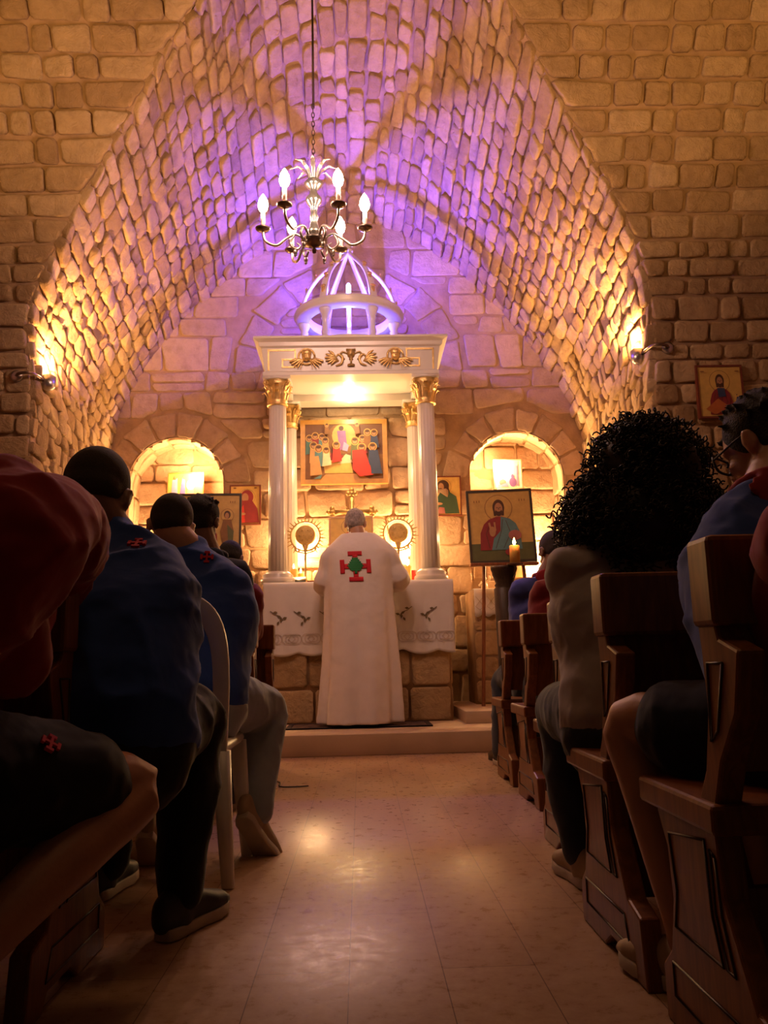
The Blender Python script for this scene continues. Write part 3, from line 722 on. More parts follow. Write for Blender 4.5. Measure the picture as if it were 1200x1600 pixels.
# ------------------------------------------------------------------ chandelier
CY = 5.15; CC = P(491, 380, CY)
ch = thing('chandelier', 'pale metal chandelier with lit candle bulbs hanging on a chain below the arch', 'chandelier', CC)
mb = MB(); mb.lathe([(0.0, -0.075), (0.012, -0.07), (0.016, -0.05), (0.006, -0.035), (0.05, -0.02), (0.085, 0.0), (0.09, 0.015), (0.07, 0.035), (0.045, 0.05)], CC, 28); mb.build('bowl', 'brass', ch)
mb = MB(); mb.lathe([(0.05, 0.045), (0.055, 0.08), (0.03, 0.11), (0.022, 0.16), (0.03, 0.19), (0.022, 0.21), (0.026, 0.26), (0.05, 0.29), (0.055, 0.32), (0.03, 0.35), (0.022, 0.38), (0.05, 0.41), (0.065, 0.43), (0.05, 0.45), (0.02, 0.47), (0.012, 0.56)], CC, 28); mb.build('stem', 'silver', ch)
mb = MB()
for k in range(8):
    th = 2*PI*k/8; d = V((math.cos(th), math.sin(th), 0)); tg = V((-d.y, d.x, 0)); b0 = CC+Z*0.45+d*0.02
    mb.loft([(b0, tg*0.010, d*0.004), (b0+Z*0.07+d*0.03, tg*0.016, d*0.004), (b0+Z*0.11+d*0.085, tg*0.014, Z*0.004), (b0+Z*0.09+d*0.14, tg*0.005, Z*0.003)], 8)
mb.build('leaf_crown', 'silver', ch)
for k in range(6):
    th = PI/3*k; d = V((math.cos(th), math.sin(th), 0)); e = CC + d*0.34
    a_ = MB(); a_.tube([CC+d*0.06+Z*0.02, CC+d*0.12+Z*0.065, CC+d*0.19+Z*0.03, CC+d*0.25-Z*0.015, CC+d*0.325+Z*0.02, e+Z*0.10], [0.010, 0.009, 0.009, 0.010, 0.010, 0.008], 10, sub=4)
    a_.tube([CC+d*0.13+Z*0.06, CC+d*0.16-Z*0.0, CC+d*0.12-Z*0.045, CC+d*0.09-Z*0.02, CC+d*0.115+Z*0.0], [0.007, 0.008, 0.009, 0.007, 0.004], 8, sub=3)
    a_.ell(CC+d*0.125-Z*0.065, X*0.014, Yv*0.014, Z*0.022); a_.lathe([(0.0, 0), (0.012, 0.012), (0.0, 0.03)], CC+d*0.125-Z*0.10, 10)
    arm = a_.build('arm', 'silver', ch)
    a_ = MB(); a_.lathe([(0.012, 0.085), (0.045, 0.098), (0.052, 0.108), (0.04, 0.110), (0.014, 0.104)], e, 24); a_.build('drip_pan', 'brass', arm)
    a_ = MB(); a_.lathe([(0.015, 0.105), (0.015, 0.225), (0.012, 0.23)], e, 16); a_.build('candle_sleeve', 'marble', arm)
    a_ = MB(); a_.lathe([(0.010, 0.225), (0.028, 0.245), (0.036, 0.275), (0.029, 0.312), (0.012, 0.345), (0.001, 0.36)], e, 16); a_.build('bulb', 'bulb', arm)
    light('POINT', 'chandelier_bulb_light', e+Z*0.29+d*0.055, 19, (1.0, 0.52, 0.36), 0.02)
mb = MB(); zz = 0.55; k = 0; top = CR.z-CC.z-0.03
while zz < top:
    a, b = (X, Yv) if k % 2 else (Yv, X); c = CC+Z*(zz+0.02)
    if zz < 1.0: mb.tube([c+a*math.cos(2*PI*i/10)*0.010+Z*math.sin(2*PI*i/10)*0.022 for i in range(11)], 0.0032, 6, caps=False); zz += 0.034
    else: mb.tube([CC+Z*(zz-0.02), CC+Z*top], 0.005, 8); mb.tube([CC+Z*zz+X*0.009+V((0, 0, -0.03)), CC+Z*top+X*0.004], 0.003, 6); break
    k += 1
mb.build('chain', 'brass', ch)
mb = MB(); mb.lathe([(0.05, -0.03), (0.045, -0.005), (0.02, 0.03)], V((CC.x, CC.y, CR.z-0.02)), 16); mb.build('ceiling_hook', 'brass', ch)

# ------------------------------------------------------------------ wall lamps
def sconce(px, py, Yw, sx, label, glow_to):
    c = P(px, py, Yw); base = V((c.x - sx*0.19, YF-0.03, c.z-0.01)); base.y = W(base.z)-0.045
    t_ = thing('wall_lamp', label, 'wall lamp', base, 'spot wall lamps beside the arch')
    mb = MB(); mb.lathe([(0.05, 0), (0.05, 0.02), (0.03, 0.03)], base+Yv*0.02, 20, ax=V((0, -1, 0))); mb.build('wall_plate', 'steel', t_)
    mb = MB(); mb.tube([base, base+V((sx*0.05, -0.06, 0.0)), base+V((sx*0.14, -0.03, 0.01)), c-V((sx*0.02, 0.0, 0))], 0.013, 10, sub=3); mb.build('arm', 'brass', t_)
    ax_ = V((-sx*0.05, 0.30, 1.0)).normalized(); mb = MB()
    mb.lathe([(0.0, -0.075), (0.03, -0.072), (0.05, -0.055), (0.058, -0.02), (0.058, 0.045), (0.052, 0.045), (0.045, 0.0), (0.01, -0.03)], c, 24, ax=ax_); mb.build('lamp_head', 'steel', t_)
    mb = MB(); mb.ball(c+ax_*0.012, 0.028); mb.build('bulb', 'bulb_warm', t_)
    light('SPOT', 'wall_lamp_light', c+ax_*0.05, 190, WARM, 0.03, glow_to, 2.2, 1.0)
    light('POINT', 'wall_lamp_glow', c+ax_*0.09+V((0, 0, 0.03)), 7, WARM, 0.03)
sconce(76, 597, 6.80, 1, 'steel spot lamp glowing at the left foot of the arch', P(110, 470, 7.3))
sconce(996, 556, 6.80, -1, 'steel spot lamp glowing at the right foot of the arch', P(940, 430, 7.3))

# niche lamps and what stands in the niches
for (cx, cz, r_, zs), e in zip(niches, (60, 95)):
    t_ = thing('niche_lamp', 'bright lamp hidden low in the %s wall niche' % ('left' if cx < 0 else 'right'), 'lamp', (cx+(0.20 if cx > 0 else -0.25), YB+0.20, zs+0.012))
    c = t_.location
    mb = MB(); mb.lathe([(0.06, 0), (0.06, 0.02), (0.02, 0.03), (0.02, 0.06)], c, 20); mb.build('base', 'brass', t_)
    mb = MB(); mb.ball(c+Z*0.09, 0.035); mb.build('bulb', 'bulb_warm', t_)
    light('POINT', 'niche_lamp_light', c+Z*0.16+V((0, -0.05, 0)), e*1.2, WARM2, 0.04)
    light('POINT', 'niche_lamp_light', V((cx-(0.2 if cx > 0 else -0.2), YB+0.12, cz+0.15)), e*0.65, WARM2, 0.04)

# ------------------------------------------------------------------ framed pictures
def pal(name, col, rough=0.5):
    if name not in M: M[name] = simple('painted_'+name, col, rough, var=0.10, scale=20)
    return name
pal('gold_ground', (0.62, 0.40, 0.10)); pal('ochre_ground', (0.55, 0.36, 0.11)); pal('halo_line', (0.30, 0.17, 0.05)); pal('face', (0.42, 0.22, 0.11)); pal('brown_hair', (0.07, 0.03, 0.015))
pal('wine', (0.25, 0.025, 0.03)); pal('crimson', (0.50, 0.03, 0.02)); pal('teal', (0.06, 0.16, 0.16)); pal('deep_green', (0.035, 0.075, 0.04)); pal('olive', (0.10, 0.11, 0.04)); pal('sky_teal', (0.10, 0.22, 0.25)); pal('rose', (0.35, 0.12, 0.11)); pal('orange_book', (0.45, 0.13, 0.03))
pal('cream', (0.70, 0.58, 0.38)); pal('violet', (0.25, 0.12, 0.35)); pal('brown_sky', (0.14, 0.06, 0.03)); pal('umber', (0.22, 0.10, 0.03)); pal('pink', (0.60, 0.20, 0.18)); pal('lilac', (0.45, 0.30, 0.55)); pal('white_paint', (0.8, 0.75, 0.7)); pal('navy_paint', (0.03, 0.05, 0.12)); pal('frame_red', (0.16, 0.035, 0.015)); pal('gilt_frame', (0.50, 0.26, 0.06), 0.35); pal('black_edge', (0.04, 0.03, 0.02))
def egg(cx, cz, rx, rz, n=20, a0=0, a1=2*PI): return [(cx+math.cos(a0+(a1-a0)*i/n)*rx, cz+math.sin(a0+(a1-a0)*i/n)*rz) for i in range(n + (0 if a1-a0 > 6.2 else 1))]
def picture(name, label, cat, c, wd, ht, lean, turn, ground, frame, shapes, fw=0.012, th=0.03, group=None, rollz=0):
    """c: centre of the front face; lean: radians the top tips back; turn: yaw"""
    rot = Matrix.Rotation(turn, 3, 'Z') @ Matrix.Rotation(-lean, 3, 'X') @ Matrix.Rotation(rollz, 3, 'Y')
    def f(u, v, h=0.0): return c + rot @ V(((u-0.5)*wd, -h, (v-0.5)*ht))
    t_ = thing(name, label, cat, f(0.5, 0, -th), group)
    mb = MB(); q = [(0, 0), (1, 0), (1, 1), (0, 1)]; mb.prism(q, lambda p: f(p[0], p[1], -th), lambda p: f(p[0], p[1], 0)); mb.build('panel', ground, t_, smooth=False)
    mb = MB(); ux, vz = fw/wd, fw/ht
    for r_ in ([(-ux*.4, -vz*.4), (1+ux*.4, -vz*.4), (1+ux*.4, vz), (-ux*.4, vz)], [(-ux*.4, 1-vz), (1+ux*.4, 1-vz), (1+ux*.4, 1+vz*.4), (-ux*.4, 1+vz*.4)], [(-ux*.4, vz), (ux, vz), (ux, 1-vz), (-ux*.4, 1-vz)], [(1-ux, vz), (1+ux*.4, vz), (1+ux*.4, 1-vz), (1-ux, 1-vz)]):
        mb.prism(r_, lambda p: f(p[0], p[1], -th), lambda p: f(p[0], p[1], 0.007))
    mb.build('frame', frame, t_, smooth=False)
    mb = MB(); mats = []
    for k, (mt, poly) in enumerate(shapes):
        if mt not in mats: mats.append(mt)
        if mt.endswith('#'): pass
        mb.prism([(min(max(a, ux), 1-ux), min(max(b, vz), 1-vz)) for a, b in poly], lambda p: f(p[0], p[1], 0.0002+0.0005*k), lambda p: f(p[0], p[1], 0.0007+0.0005*k), mats.index(mt))
    mb.build('painted_figure', mats, t_, smooth=False); return t_, f
def saint(cx, top, s, robe, cloak, bw=1.0, fold='brown_hair', hair='brown_hair', beard=True, halo='halo_line', ground='gold_ground', asp=1.0):
    """bust: head centre at (cx, top-...), s head height in panel units"""
    hz = top - s*0.9; r_ = s*0.95
    sh = [(halo, egg(cx, hz, r_*asp, r_)), (ground, egg(cx, hz, (r_-0.012)*asp, r_-0.012))]
    sh += [(hair, egg(cx, hz+s*0.04, s*0.40*asp, s*0.56)), (hair, [(cx-s*.38*asp, hz), (cx+s*.38*asp, hz), (cx+s*.34*asp, hz-s*.55), (cx-s*.34*asp, hz-s*.55)])]
    sh += [('face', egg(cx, hz-s*0.05, s*0.27*asp, s*0.42)), ('face', [(cx-s*.16*asp, hz-s*.3), (cx+s*.16*asp, hz-s*.3), (cx+s*.2*asp, hz-s*.85), (cx-s*.2*asp, hz-s*.85)])]
    if beard: sh += [(hair, egg(cx, hz-s*0.30, s*0.24*asp, s*0.28)), ('face', egg(cx, hz-s*0.02, s*0.22*asp, s*0.24))]
    for sg in (-1, 1): sh.append((hair, egg(cx+sg*s*.10*asp, hz+s*.02, s*.05*asp, s*.03, 8)))
    sh.append((hair, [(cx-s*.015*asp, hz+s*.02), (cx+s*.02*asp, hz+s*.02), (cx+s*.03*asp, hz-s*.12), (cx-s*.02*asp, hz-s*.12)]))
    b = hz-s*0.62
    wv = asp*bw
    body = [(cx-s*.22*asp, b), (cx+s*.22*asp, b), (cx+s*.55*wv, b-s*.18), (cx+s*.82*wv, b-s*.5), (cx+s*1.0*wv, b-s*1.1), (cx+s*1.08*wv, b-s*2.3), (cx-s*1.08*wv, b-s*2.3), (cx-s*1.02*wv, b-s*1.1), (cx-s*.82*wv, b-s*.5), (cx-s*.55*wv, b-s*.18)]
    sh.append((robe, body))
    sh.append((cloak, [(cx+s*.10*asp, b), (cx+s*.55*wv, b-s*.18), (cx+s*.82*wv, b-s*.5), (cx+s*1.0*wv, b-s*1.1), (cx+s*1.08*wv, b-s*2.3), (cx-s*.5*wv, b-s*2.3), (cx-s*.35*wv, b-s*1.5), (cx+s*.02*wv, b-s*1.0)]))
    for x0, z0, x1, z1 in ((.15, .2, .05, 1.0), (.3, .25, .55, 1.3), (.05, 1.0, -.3, 2.2), (.5, 1.2, .1, 2.2), (.8, .9, .7, 2.2), (-.5, .4, -.75, 1.2), (-.25, .3, -.45, 1.1), (-.75, 1.2, -.6, 2.2)):
        sh.append((fold, [(cx+s*x0*wv, b-s*z0), (cx+s*x0*wv+.008, b-s*z0), (cx+s*x1*wv+.008, b-s*z1), (cx+s*x1*wv, b-s*z1)]))
    return sh, hz, b
def rectp(px0, py0, px1, py1, Y): 
    a = P(px0, py1, Y); b = P(px1, py0, Y); return (a+b)/2, b.x-a.x, b.z-a.z
def lines(sh, mt, x, z, n, L=0.10, w_=0.008):
    for k in range(n): sh.append((mt, [(x+k*L*0.4, z), (x+k*L*0.4+0.012, z), (x+k*L*0.4+0.012, z+0.03), (x+k*L*0.4, z+0.03)]))
# Christ-like teacher icon on an easel, right
YI = 7.7
sh, hz, b = saint(0.48, 0.93, 0.20, 'wine', 'sky_teal', bw=1.30, ground='ochre_ground', asp=1.15)
sh = [('olive', [(0, 0), (1, 0), (1, .26), (0, .26)])] + sh
sh += [('face', egg(.36, .42, .05, .07)), ('face', [(.33, .42), (.36, .42), (.33, .55), (.30, .54)]), ('face', [(.39, .42), (.42, .43), (.41, .55), (.385, .55)]), ('rose', egg(.70, .36, .10, .07)), ('wine', egg(.62, .13, .09, .05))]
lines(sh, 'umber', .10, .83, 3); lines(sh, 'umber', .80, .83, 3)
c, wd, ht = rectp(735, 764, 830, 880, YI)
t_, f = picture('icon_painting', 'large gold-ground icon of a robed bearded figure with raised hand, on the right easel', 'icon', c, wd, ht, 0.10, -0.05, 'ochre_ground', 'black_edge', sh, 0.016, rollz=-0.02)
ez = thing('easel', 'reddish wooden easel holding the right large icon', 'easel', (c.x, c.y+0.2, ZP))
def easel(ez, f, zb):
    mb = MB(); bl_ = f(0.5, 0, 0)
    mb.box((bl_.x-wd*0.52, bl_.y-0.045, bl_.z-0.035), (bl_.x+wd*0.52, bl_.y+0.05, bl_.z-0.009)); mb.build('ledge', 'easel_wood', ez, bevel=0.004)
    for sg in (-1, 1):
        mb = MB(); mb.tube([V((bl_.x+sg*wd*0.42, bl_.y-0.02, zb+0.015)), f(0.5+sg*0.30, 0.0, -0.05), f(0.5+sg*0.12, 0.98, -0.05)], 0.017, 8); mb.build('leg', 'easel_wood', ez)
    mb = MB(); mb.tube([V((bl_.x, bl_.y+0.45, zb+0.015)), f(0.5, 0.95, -0.07)], 0.016, 8); mb.build('leg', 'easel_wood', ez)
easel(ez, f, ZP)
# left easel icon (a narrow standing figure)
c, wd, ht = rectp(270, 770, 376, 882, YI)
sh = [('olive', [(0, 0), (1, 0), (1, .24), (0, .24)])]
s1, _, _ = saint(.45, .93, .2, 'teal', 'wine', ground='ochre_ground', asp=1.0); sh += s1
sh += [('halo_line', egg(.80, .68, .10, .10)), ('ochre_ground', egg(.80, .68, .09, .09)), ('brown_hair', egg(.80, .69, .05, .06)), ('face', egg(.795, .675, .03, .045)), ('umber', [(.74, .62), (.86, .62), (.90, .45), (.88, .28), (.73, .28), (.70, .45)]), ('olive', [(.80, .55), (.90, .45), (.89, .26), (.82, .28)])]
lines(sh, 'umber', .84, .86, 3, .08)
t_, f = picture('icon_painting', 'large gold-ground icon with a small standing child figure, on the left easel', 'icon', c, wd, ht, 0.10, 0.05, 'ochre_ground', 'black_edge', sh, 0.014)
ez = thing('easel', 'wooden easel holding the left large icon, behind the congregation', 'easel', (c.x, c.y+0.2, ZP)); easel(ez, f, ZP)
# Mary-like icon, left
YW_ = YB-0.08
c, wd, ht = rectp(359, 758, 407, 820, YW_)
sh = [('halo_line', egg(.56, .70, .27, .20)), ('gold_ground', egg(.56, .70, .26, .19)), ('wine', egg(.56, .70, .21, .18)), ('face', egg(.50, .68, .11, .12)), ('wine', [(.36, .6), (.72, .62), (.90, .40), (.97, .04), (.1, .04), (.12, .30), (.30, .50)]), ('crimson', [(.30, .05), (.34, .40), (.45, .50), (.50, .05)]), ('face', egg(.40, .27, .12, .035)), ('umber', egg(.16, .93, .05, .02)), ('umber', egg(.84, .93, .05, .02))]
picture('icon_painting', 'small wall icon left of the canopy, figure in a dark red veil', 'icon', c, wd, ht, 0, 0, 'gold_ground', 'frame_red', sh, 0.010, group=None)
c, wd, ht = rectp(672, 744, 719, 806, YW_)
sh = [('halo_line', egg(.44, .74, .27, .20)), ('gold_ground', egg(.44, .74, .26, .19)), ('brown_hair', egg(.44, .76, .19, .15)), ('brown_hair', [(.35, .7), (.60, .75), (.68, .52), (.45, .5)]), ('face', egg(.38, .73, .09, .10)), ('brown_hair', egg(.36, .64, .08, .06)), ('deep_green', [(.34, .58), (.60, .62), (.85, .48), (.93, .05), (.2, .05), (.20, .40)]), ('rose', [(.22, .05), (.30, .22), (.46, .20), (.48, .05)]), ('face', egg(.28, .30, .13, .035))]
picture('icon_painting', 'small wall icon right of the canopy, bearded figure in dark green cloak', 'icon', c, wd, ht, 0, 0, 'gold_ground', 'frame_red', sh, 0.010)
c, wd, ht = rectp(1094, 571, 1157, 653, YF-0.07)
sh, hz, b = saint(.50, .90, .22, 'wine', 'wine', ground='gold_ground', asp=1.1)
sh += [('navy_paint', [(.42, .56), (.58, .56), (.60, .40), (.44, .38)]), ('orange_book', [(.14, .16), (.42, .36), (.66, .20), (.34, .05)]), ('face', egg(.66, .17, .08, .04)), ('umber', egg(.12, .88, .05, .012)), ('umber', egg(.88, .88, .05, .012))]
picture('icon_painting', 'icon of a bearded figure holding an orange book, on the wall right of the arch', 'icon', c, wd, ht, 0, 0, 'gold_ground', 'frame_red', sh, 0.012)
# many-figured scene behind the altar
c, wd, ht = rectp(472, 657, 602, 755, YB-0.12)
sh = [('brown_sky', [(0, .45), (1, .45), (1, 1), (0, 1)]), ('umber', egg(.50, .72, .20, .26)), ('ochre_ground', egg(.50, .76, .14, .2)), ('umber', [(0, .0), (1, 0), (1, .10), (0, .12)]), ('gilt_frame', [(.22, .05), (.80, .05), (.66, .14), (.28, .14)])]
sh += [('gold_ground', [(.27, .15), (.60, .15), (.58, .36), (.25, .36)]), ('cream', [(.42, .30), (.52, .46), (.60, .42), (.60, .32)]), ('wine', egg(.36, .42, .13, .06)), ('gold_ground', egg(.47, .88, .05, .05))]
sh += [('violet', [(.42, .84), (.52, .84), (.54, .55), (.45, .52)]), ('brown_hair', egg(.47, .88, .03, .04)), ('lilac', [(.50, .66), (.56, .60), (.54, .50), (.48, .52)])]
def mini(x, z, s, col, w_=1.0): return [(col, [(x-s*.30*w_, z-s*.30), (x+s*.30*w_, z-s*.30), (x+s*.5*w_, z-s*2.0), (x-s*.4*w_, z-s*2.2)]), ('gold_ground', egg(x, z, s*.36, s*.50)), ('umber', egg(x, z, s*.30, s*.43)), ('face', egg(x, z-s*.04, s*.19, s*.30)), ('brown_hair', egg(x, z+s*.14, s*.20, s*.16))]
for x, z, s, col in ((.09, .72, .12, 'teal'), (.16, .76, .12, 'wine'), (.24, .74, .12, 'sky_teal'), (.28, .68, .12, 'gilt_frame'), (.14, .60, .13, 'gilt_frame'), (.20, .55, .14, 'sky_teal'), (.29, .52, .12, 'cream'), (.41, .60, .13, 'crimson'), (.72, .70, .12, 'wine'), (.78, .80, .12, 'umber'), (.86, .79, .12, 'navy_paint'), (.63, .66, .14, 'olive'), (.71, .55, .15, 'crimson'), (.84, .56, .14, 'navy_paint'), (.30, .92, .07, 'umber'), (.66, .92, .07, 'umber')): sh += mini(x, z, s, col)
sh += [('crimson', [(.60, .50), (.74, .52), (.84, .10), (.68, .08), (.60, .2)]), ('navy_paint', [(.80, .50), (.90, .50), (.95, .12), (.82, .12)]), ('gilt_frame', [(.10, .40), (.20, .42), (.24, .12), (.10, .10)]), ('sky_teal', [(.14, .04), (.24, .12), (.22, .05)])]
picture('icon_painting', 'wide framed painting of many haloed mourners round a bier, above the altar', 'painting', c, wd, ht, 0.0, 0, 'umber', 'gilt_frame', sh, 0.035, th=0.05)
# pictures in the niches
c, wd, ht = rectp(262, 738, 318, 778, YB+0.20)
sh = [('lilac', [(.1, .05), (.28, .1), (.26, .8), (.12, .7)]), ('violet', [(.34, .1), (.50, .05), (.48, .7), (.40, .85)]), ('pink', [(.55, .1), (.75, .1), (.70, .6), (.58, .65)]), ('lilac', egg(.64, .5, .12, .2)), ('face', egg(.2, .8, .04, .08)), ('face', egg(.45, .82, .04, .08))]
picture('small_icon', 'small yellow picture with mauve figures inside the left niche', 'picture', c, wd, ht, 0.1, 0, 'gold_ground', 'gilt_frame', sh, 0.008, 0.015)
sb = thing('picture_stand', 'low stone stand raising the picture in the left niche', 'stand', (c.x, c.y+0.02, ZSL+0.012))
mb = MB(); mb.box((c.x-0.12, c.y-0.02, ZSL+0.012), (c.x+0.12, c.y+0.10, c.z-ht/2-0.001)); mb.build('block', 'slab', sb, bevel=0.006)
c, wd, ht = rectp(773, 718, 814, 764, YB+0.14)
sh = [('white_paint', [(.12, .08), (.88, .08), (.88, .92), (.12, .92)]), ('lilac', [(.13, .1), (.22, .1), (.22, .9), (.13, .9)]), ('lilac', [(.80, .1), (.86, .1), (.86, .8), (.80, .8)]), ('pink', egg(.3, .22, .12, .10)), ('violet', egg(.66, .22, .13, .16)), ('violet', egg(.66, .42, .05, .08)), ('lilac', [(.22, .06), (.5, .06), (.46, .2), (.25, .14)])]
picture('small_icon', 'white and purple decorated picture glowing inside the right niche', 'picture', c, wd, ht, 0.05, 0, 'white_paint', 'cream', sh, 0.010, 0.02)
sb = thing('picture_stand', 'low stone stand raising the picture in the right niche', 'stand', (c.x, c.y+0.02, ZSR+0.012))
mb = MB(); mb.box((c.x-0.13, c.y-0.02, ZSR+0.012), (c.x+0.13, c.y+0.10, c.z-ht/2-0.001)); mb.build('block', 'slab', sb, bevel=0.006)

# ------------------------------------------------------------------ on the altar
def sunburst(px, py, label):
    c = P(px, py, 8.10); t_ = thing('sunburst_stand', label, 'altar ornament', (c.x, c.y, ZA+0.004), 'sunburst stands on the altar')
    mb = MB(); mb.lathe([(0.075, 0.0), (0.07, 0.012), (0.03, 0.025), (0.012, 0.05), (0.018, 0.08), (0.010, 0.10), (0.010, max(0.15, c.z-ZA-0.15))], t_.location, 20); mb.build('foot', 'old_gold', t_)
    mb = MB(); pts = lambda r_: [c+V((math.cos(2*PI*i/28)*r_, 0, math.sin(2*PI*i/28)*r_)) for i in range(29)]
    mb.lathe([(0.0, -0.010), (0.09, -0.010), (0.10, 0.0), (0.09, 0.012), (0.065, 0.008), (0.05, 0.018), (0.03, 0.012), (0.0, 0.022)], c+V((0, 0.0, 0.01)), 32, ax=V((0, -1, 0)))
    for i in range(6): th = 2*PI*i/6; mb.ball(c+V((math.cos(th)*0.055, -0.012, 0.01+math.sin(th)*0.055)), 0.012)
    mb.loft([(c+V((0, 0, -0.08)), X*0.035, Yv*0.01), (c+V((0, 0, -0.15)), X*0.012, Yv*0.01)], 10); mb.build('medallion', 'old_gold', t_)
    mb = MB(); mb.tube(pts(0.145), 0.008, 8, caps=False)
    for i in range(30):
        th = 2*PI*(i+0.5)/30
        if abs(th-1.5*PI) < 0.35: continue
        d = V((math.cos(th), 0, math.sin(th))); L_ = 0.055 if i % 2 else 0.035; mb.loft([(c+d*0.145, d.cross(Yv)*0.008, Yv*0.006), (c+d*(0.145+L_), d.cross(Yv)*0.003, Yv*0.003)], 6)
    for th in (PI*1.25, PI*1.75):
        d = V((math.cos(th), 0, math.sin(th))); mb.tube([c+d*0.145, c+d*0.13+V((0, 0, -0.05)), c+V((0, 0, -0.17))], 0.006, 6, sub=3)
    mb.build('ray_ring', 'old_gold', t_)
sunburst(477, 838, 'gilt sunburst medallion on a stem, beside the left columns'); sunburst(622, 834, 'gilt sunburst medallion on a stem, beside the right columns')
# ornate cross behind the priest's head
c = P(550, 800, 8.25); t_ = thing('altar_cross', 'ornate gilt cross standing behind the head of the priest', 'cross', (c.x, c.y, ZA+0.004))
mb = MB(); mb.lathe([(0.10, 0.0), (0.09, 0.02), (0.04, 0.05), (0.02, 0.10), (0.03, 0.14), (0.018, 0.18)], t_.location, 20); mb.build('foot', 'old_gold', t_)
mb = MB(); H0 = ZA+0.15
mb.box((c.x-0.022, c.y-0.01, H0), (c.x+0.022, c.y+0.01, c.z+0.16)); mb.box((c.x-0.19, c.y-0.01, c.z-0.022), (c.x+0.19, c.y+0.01, c.z+0.022))
for d in (V((0, 0, 0.19)), V((0.2, 0, 0)), V((-0.2, 0, 0))):
    e = c+d; mb.lathe([(0.0, -0.014), (0.030, -0.01), (0.034, 0), (0.030, 0.012), (0.0, 0.02)], e, 16, ax=V((0, -1, 0)))
    for k in range(3):
        th = math.atan2(d.z, d.x)+(k-1)*PI/2; mb.lathe([(0.0, -0.012), (0.024, -0.008), (0.026, 0), (0.022, 0.010), (0.0, 0.016)], e+V((math.cos(th), 0, math.sin(th)))*0.036, 12, ax=V((0, -1, 0)))
for k in range(12): th = 2*PI*k/12+PI/12; d = V((math.cos(th), 0, math.sin(th))); mb.loft([(c+d*0.02, d.cross(Yv)*0.008, Yv*0.006), (c+d*0.10, d.cross(Yv)*0.003, Yv*0.003)], 6)
mb.build('cross_body', 'old_gold', t_)
c2, wd, ht = rectp(515, 806, 582, 866, 8.02)
sh, _, _ = saint(.5, .95, .24, 'crimson', 'crimson', ground='gold_ground')
t2, f = picture('icon_painting', 'gold icon of a figure in bright red on the altar, half hidden behind the priest', 'icon', c2, wd, ht, 0.15, 0, 'gold_ground', 'gilt_frame', sh, 0.012, th=0.02)
mb = MB(); mb.box((c2.x-wd*0.3, c2.y-0.03, ZA+0.004), (c2.x+wd*0.3, c2.y+0.06, c2.z-ht/2+0.0)); mb.build('stand_block', 'easel_wood', t2, bevel=0.004)
def candle(px, py0, py1, Y, r_, label, group='yellow candles on the altar'):
    c = P(px, py1, Y); h_ = P(px, py0, Y).z-c.z; c.z = ZA+0.004; t_ = thing('candle', label, 'candle', c, group)
    mb = MB(); mb.lathe([(r_, 0), (r_, h_), (r_*0.9, h_+0.004), (0, h_-0.003)], c, 20); mb.build('wax_body', 'wax', t_)
    mb = MB(); mb.tube([c+Z*h_, c+Z*(h_+0.015)], 0.002, 6); mb.build('wick', 'black', t_)
    mb = MB(); mb.lathe([(0.001, 0.0), (0.008, 0.01), (0.010, 0.02), (0.006, 0.035), (0.001, 0.05)], c+Z*(h_+0.008), 10); mb.build('flame', 'flame', t_); return c, h_
candle(459, 866, 893, 7.95, 0.036, 'thick yellow candle beside the left front column'); candle(637, 862, 890, 7.95, 0.036, 'thick yellow candle beside the right front column')
candle(470, 868, 893, 8.28, 0.03, 'yellow candle deeper behind the left thick candle')
t_ = thing('red_glass', 'dark red votive glass behind the right yellow candle', 'glass', P(645, 890, 8.1)); t_.location.z = ZA+0.004; OFF[t_.name] = V(t_.location)
mb = MB(); mb.lathe([(0.03, 0), (0.036, 0.02), (0.04, 0.15), (0.034, 0.15), (0.03, 0.02)], t_.location, 20); mb.build('cup', 'crimson', t_)
c = P(468, 903, 7.62); t_ = thing('missal', 'black open book lying on the altar left of the priest', 'book', (c.x, c.y, ZA+0.004))
b0 = V((c.x, c.y, ZA+0.004)); mb = MB()
mb.obox(b0+V((-0.02, 0.02, 0.035)), X*0.075, Matrix.Rotation(0.35, 3, 'X') @ Yv*0.10, Matrix.Rotation(0.35, 3, 'X') @ Z*0.005); mb.build('cover', 'black', t_)
mb = MB(); mb.box(tuple(b0+V((0.075, -0.08, 0.0))), tuple(b0+V((0.23, 0.10, 0.022)))); mb.build('page_block', 'easel_wood', t_, bevel=0.003)
for sx_ in (-1, 1):
    c = V((P(458 if sx_ < 0 else 640, 800, 8.44).x, 8.44, 0)); t_ = thing('altar_lamp', 'small lamp standing behind the %s rear column, lighting the wall' % ('left' if sx_ < 0 else 'right'), 'lamp', (c.x, c.y, ZA+0.004))
    mb = MB(); mb.lathe([(0.04, 0), (0.04, 0.015), (0.012, 0.025), (0.012, 0.30), (0.03, 0.31), (0.03, 0.34), (0.01, 0.35)], t_.location, 16); mb.build('base', 'brass', t_)
    mb = MB(); mb.ball(t_.location+Z*0.375, 0.026); mb.build('bulb', 'bulb_warm', t_)
    light('POINT', 'altar_lamp_light', V(t_.location)+Z*0.40+V((-sx_*0.07, -0.01, 0.03)), 45, WARM2, 0.04)

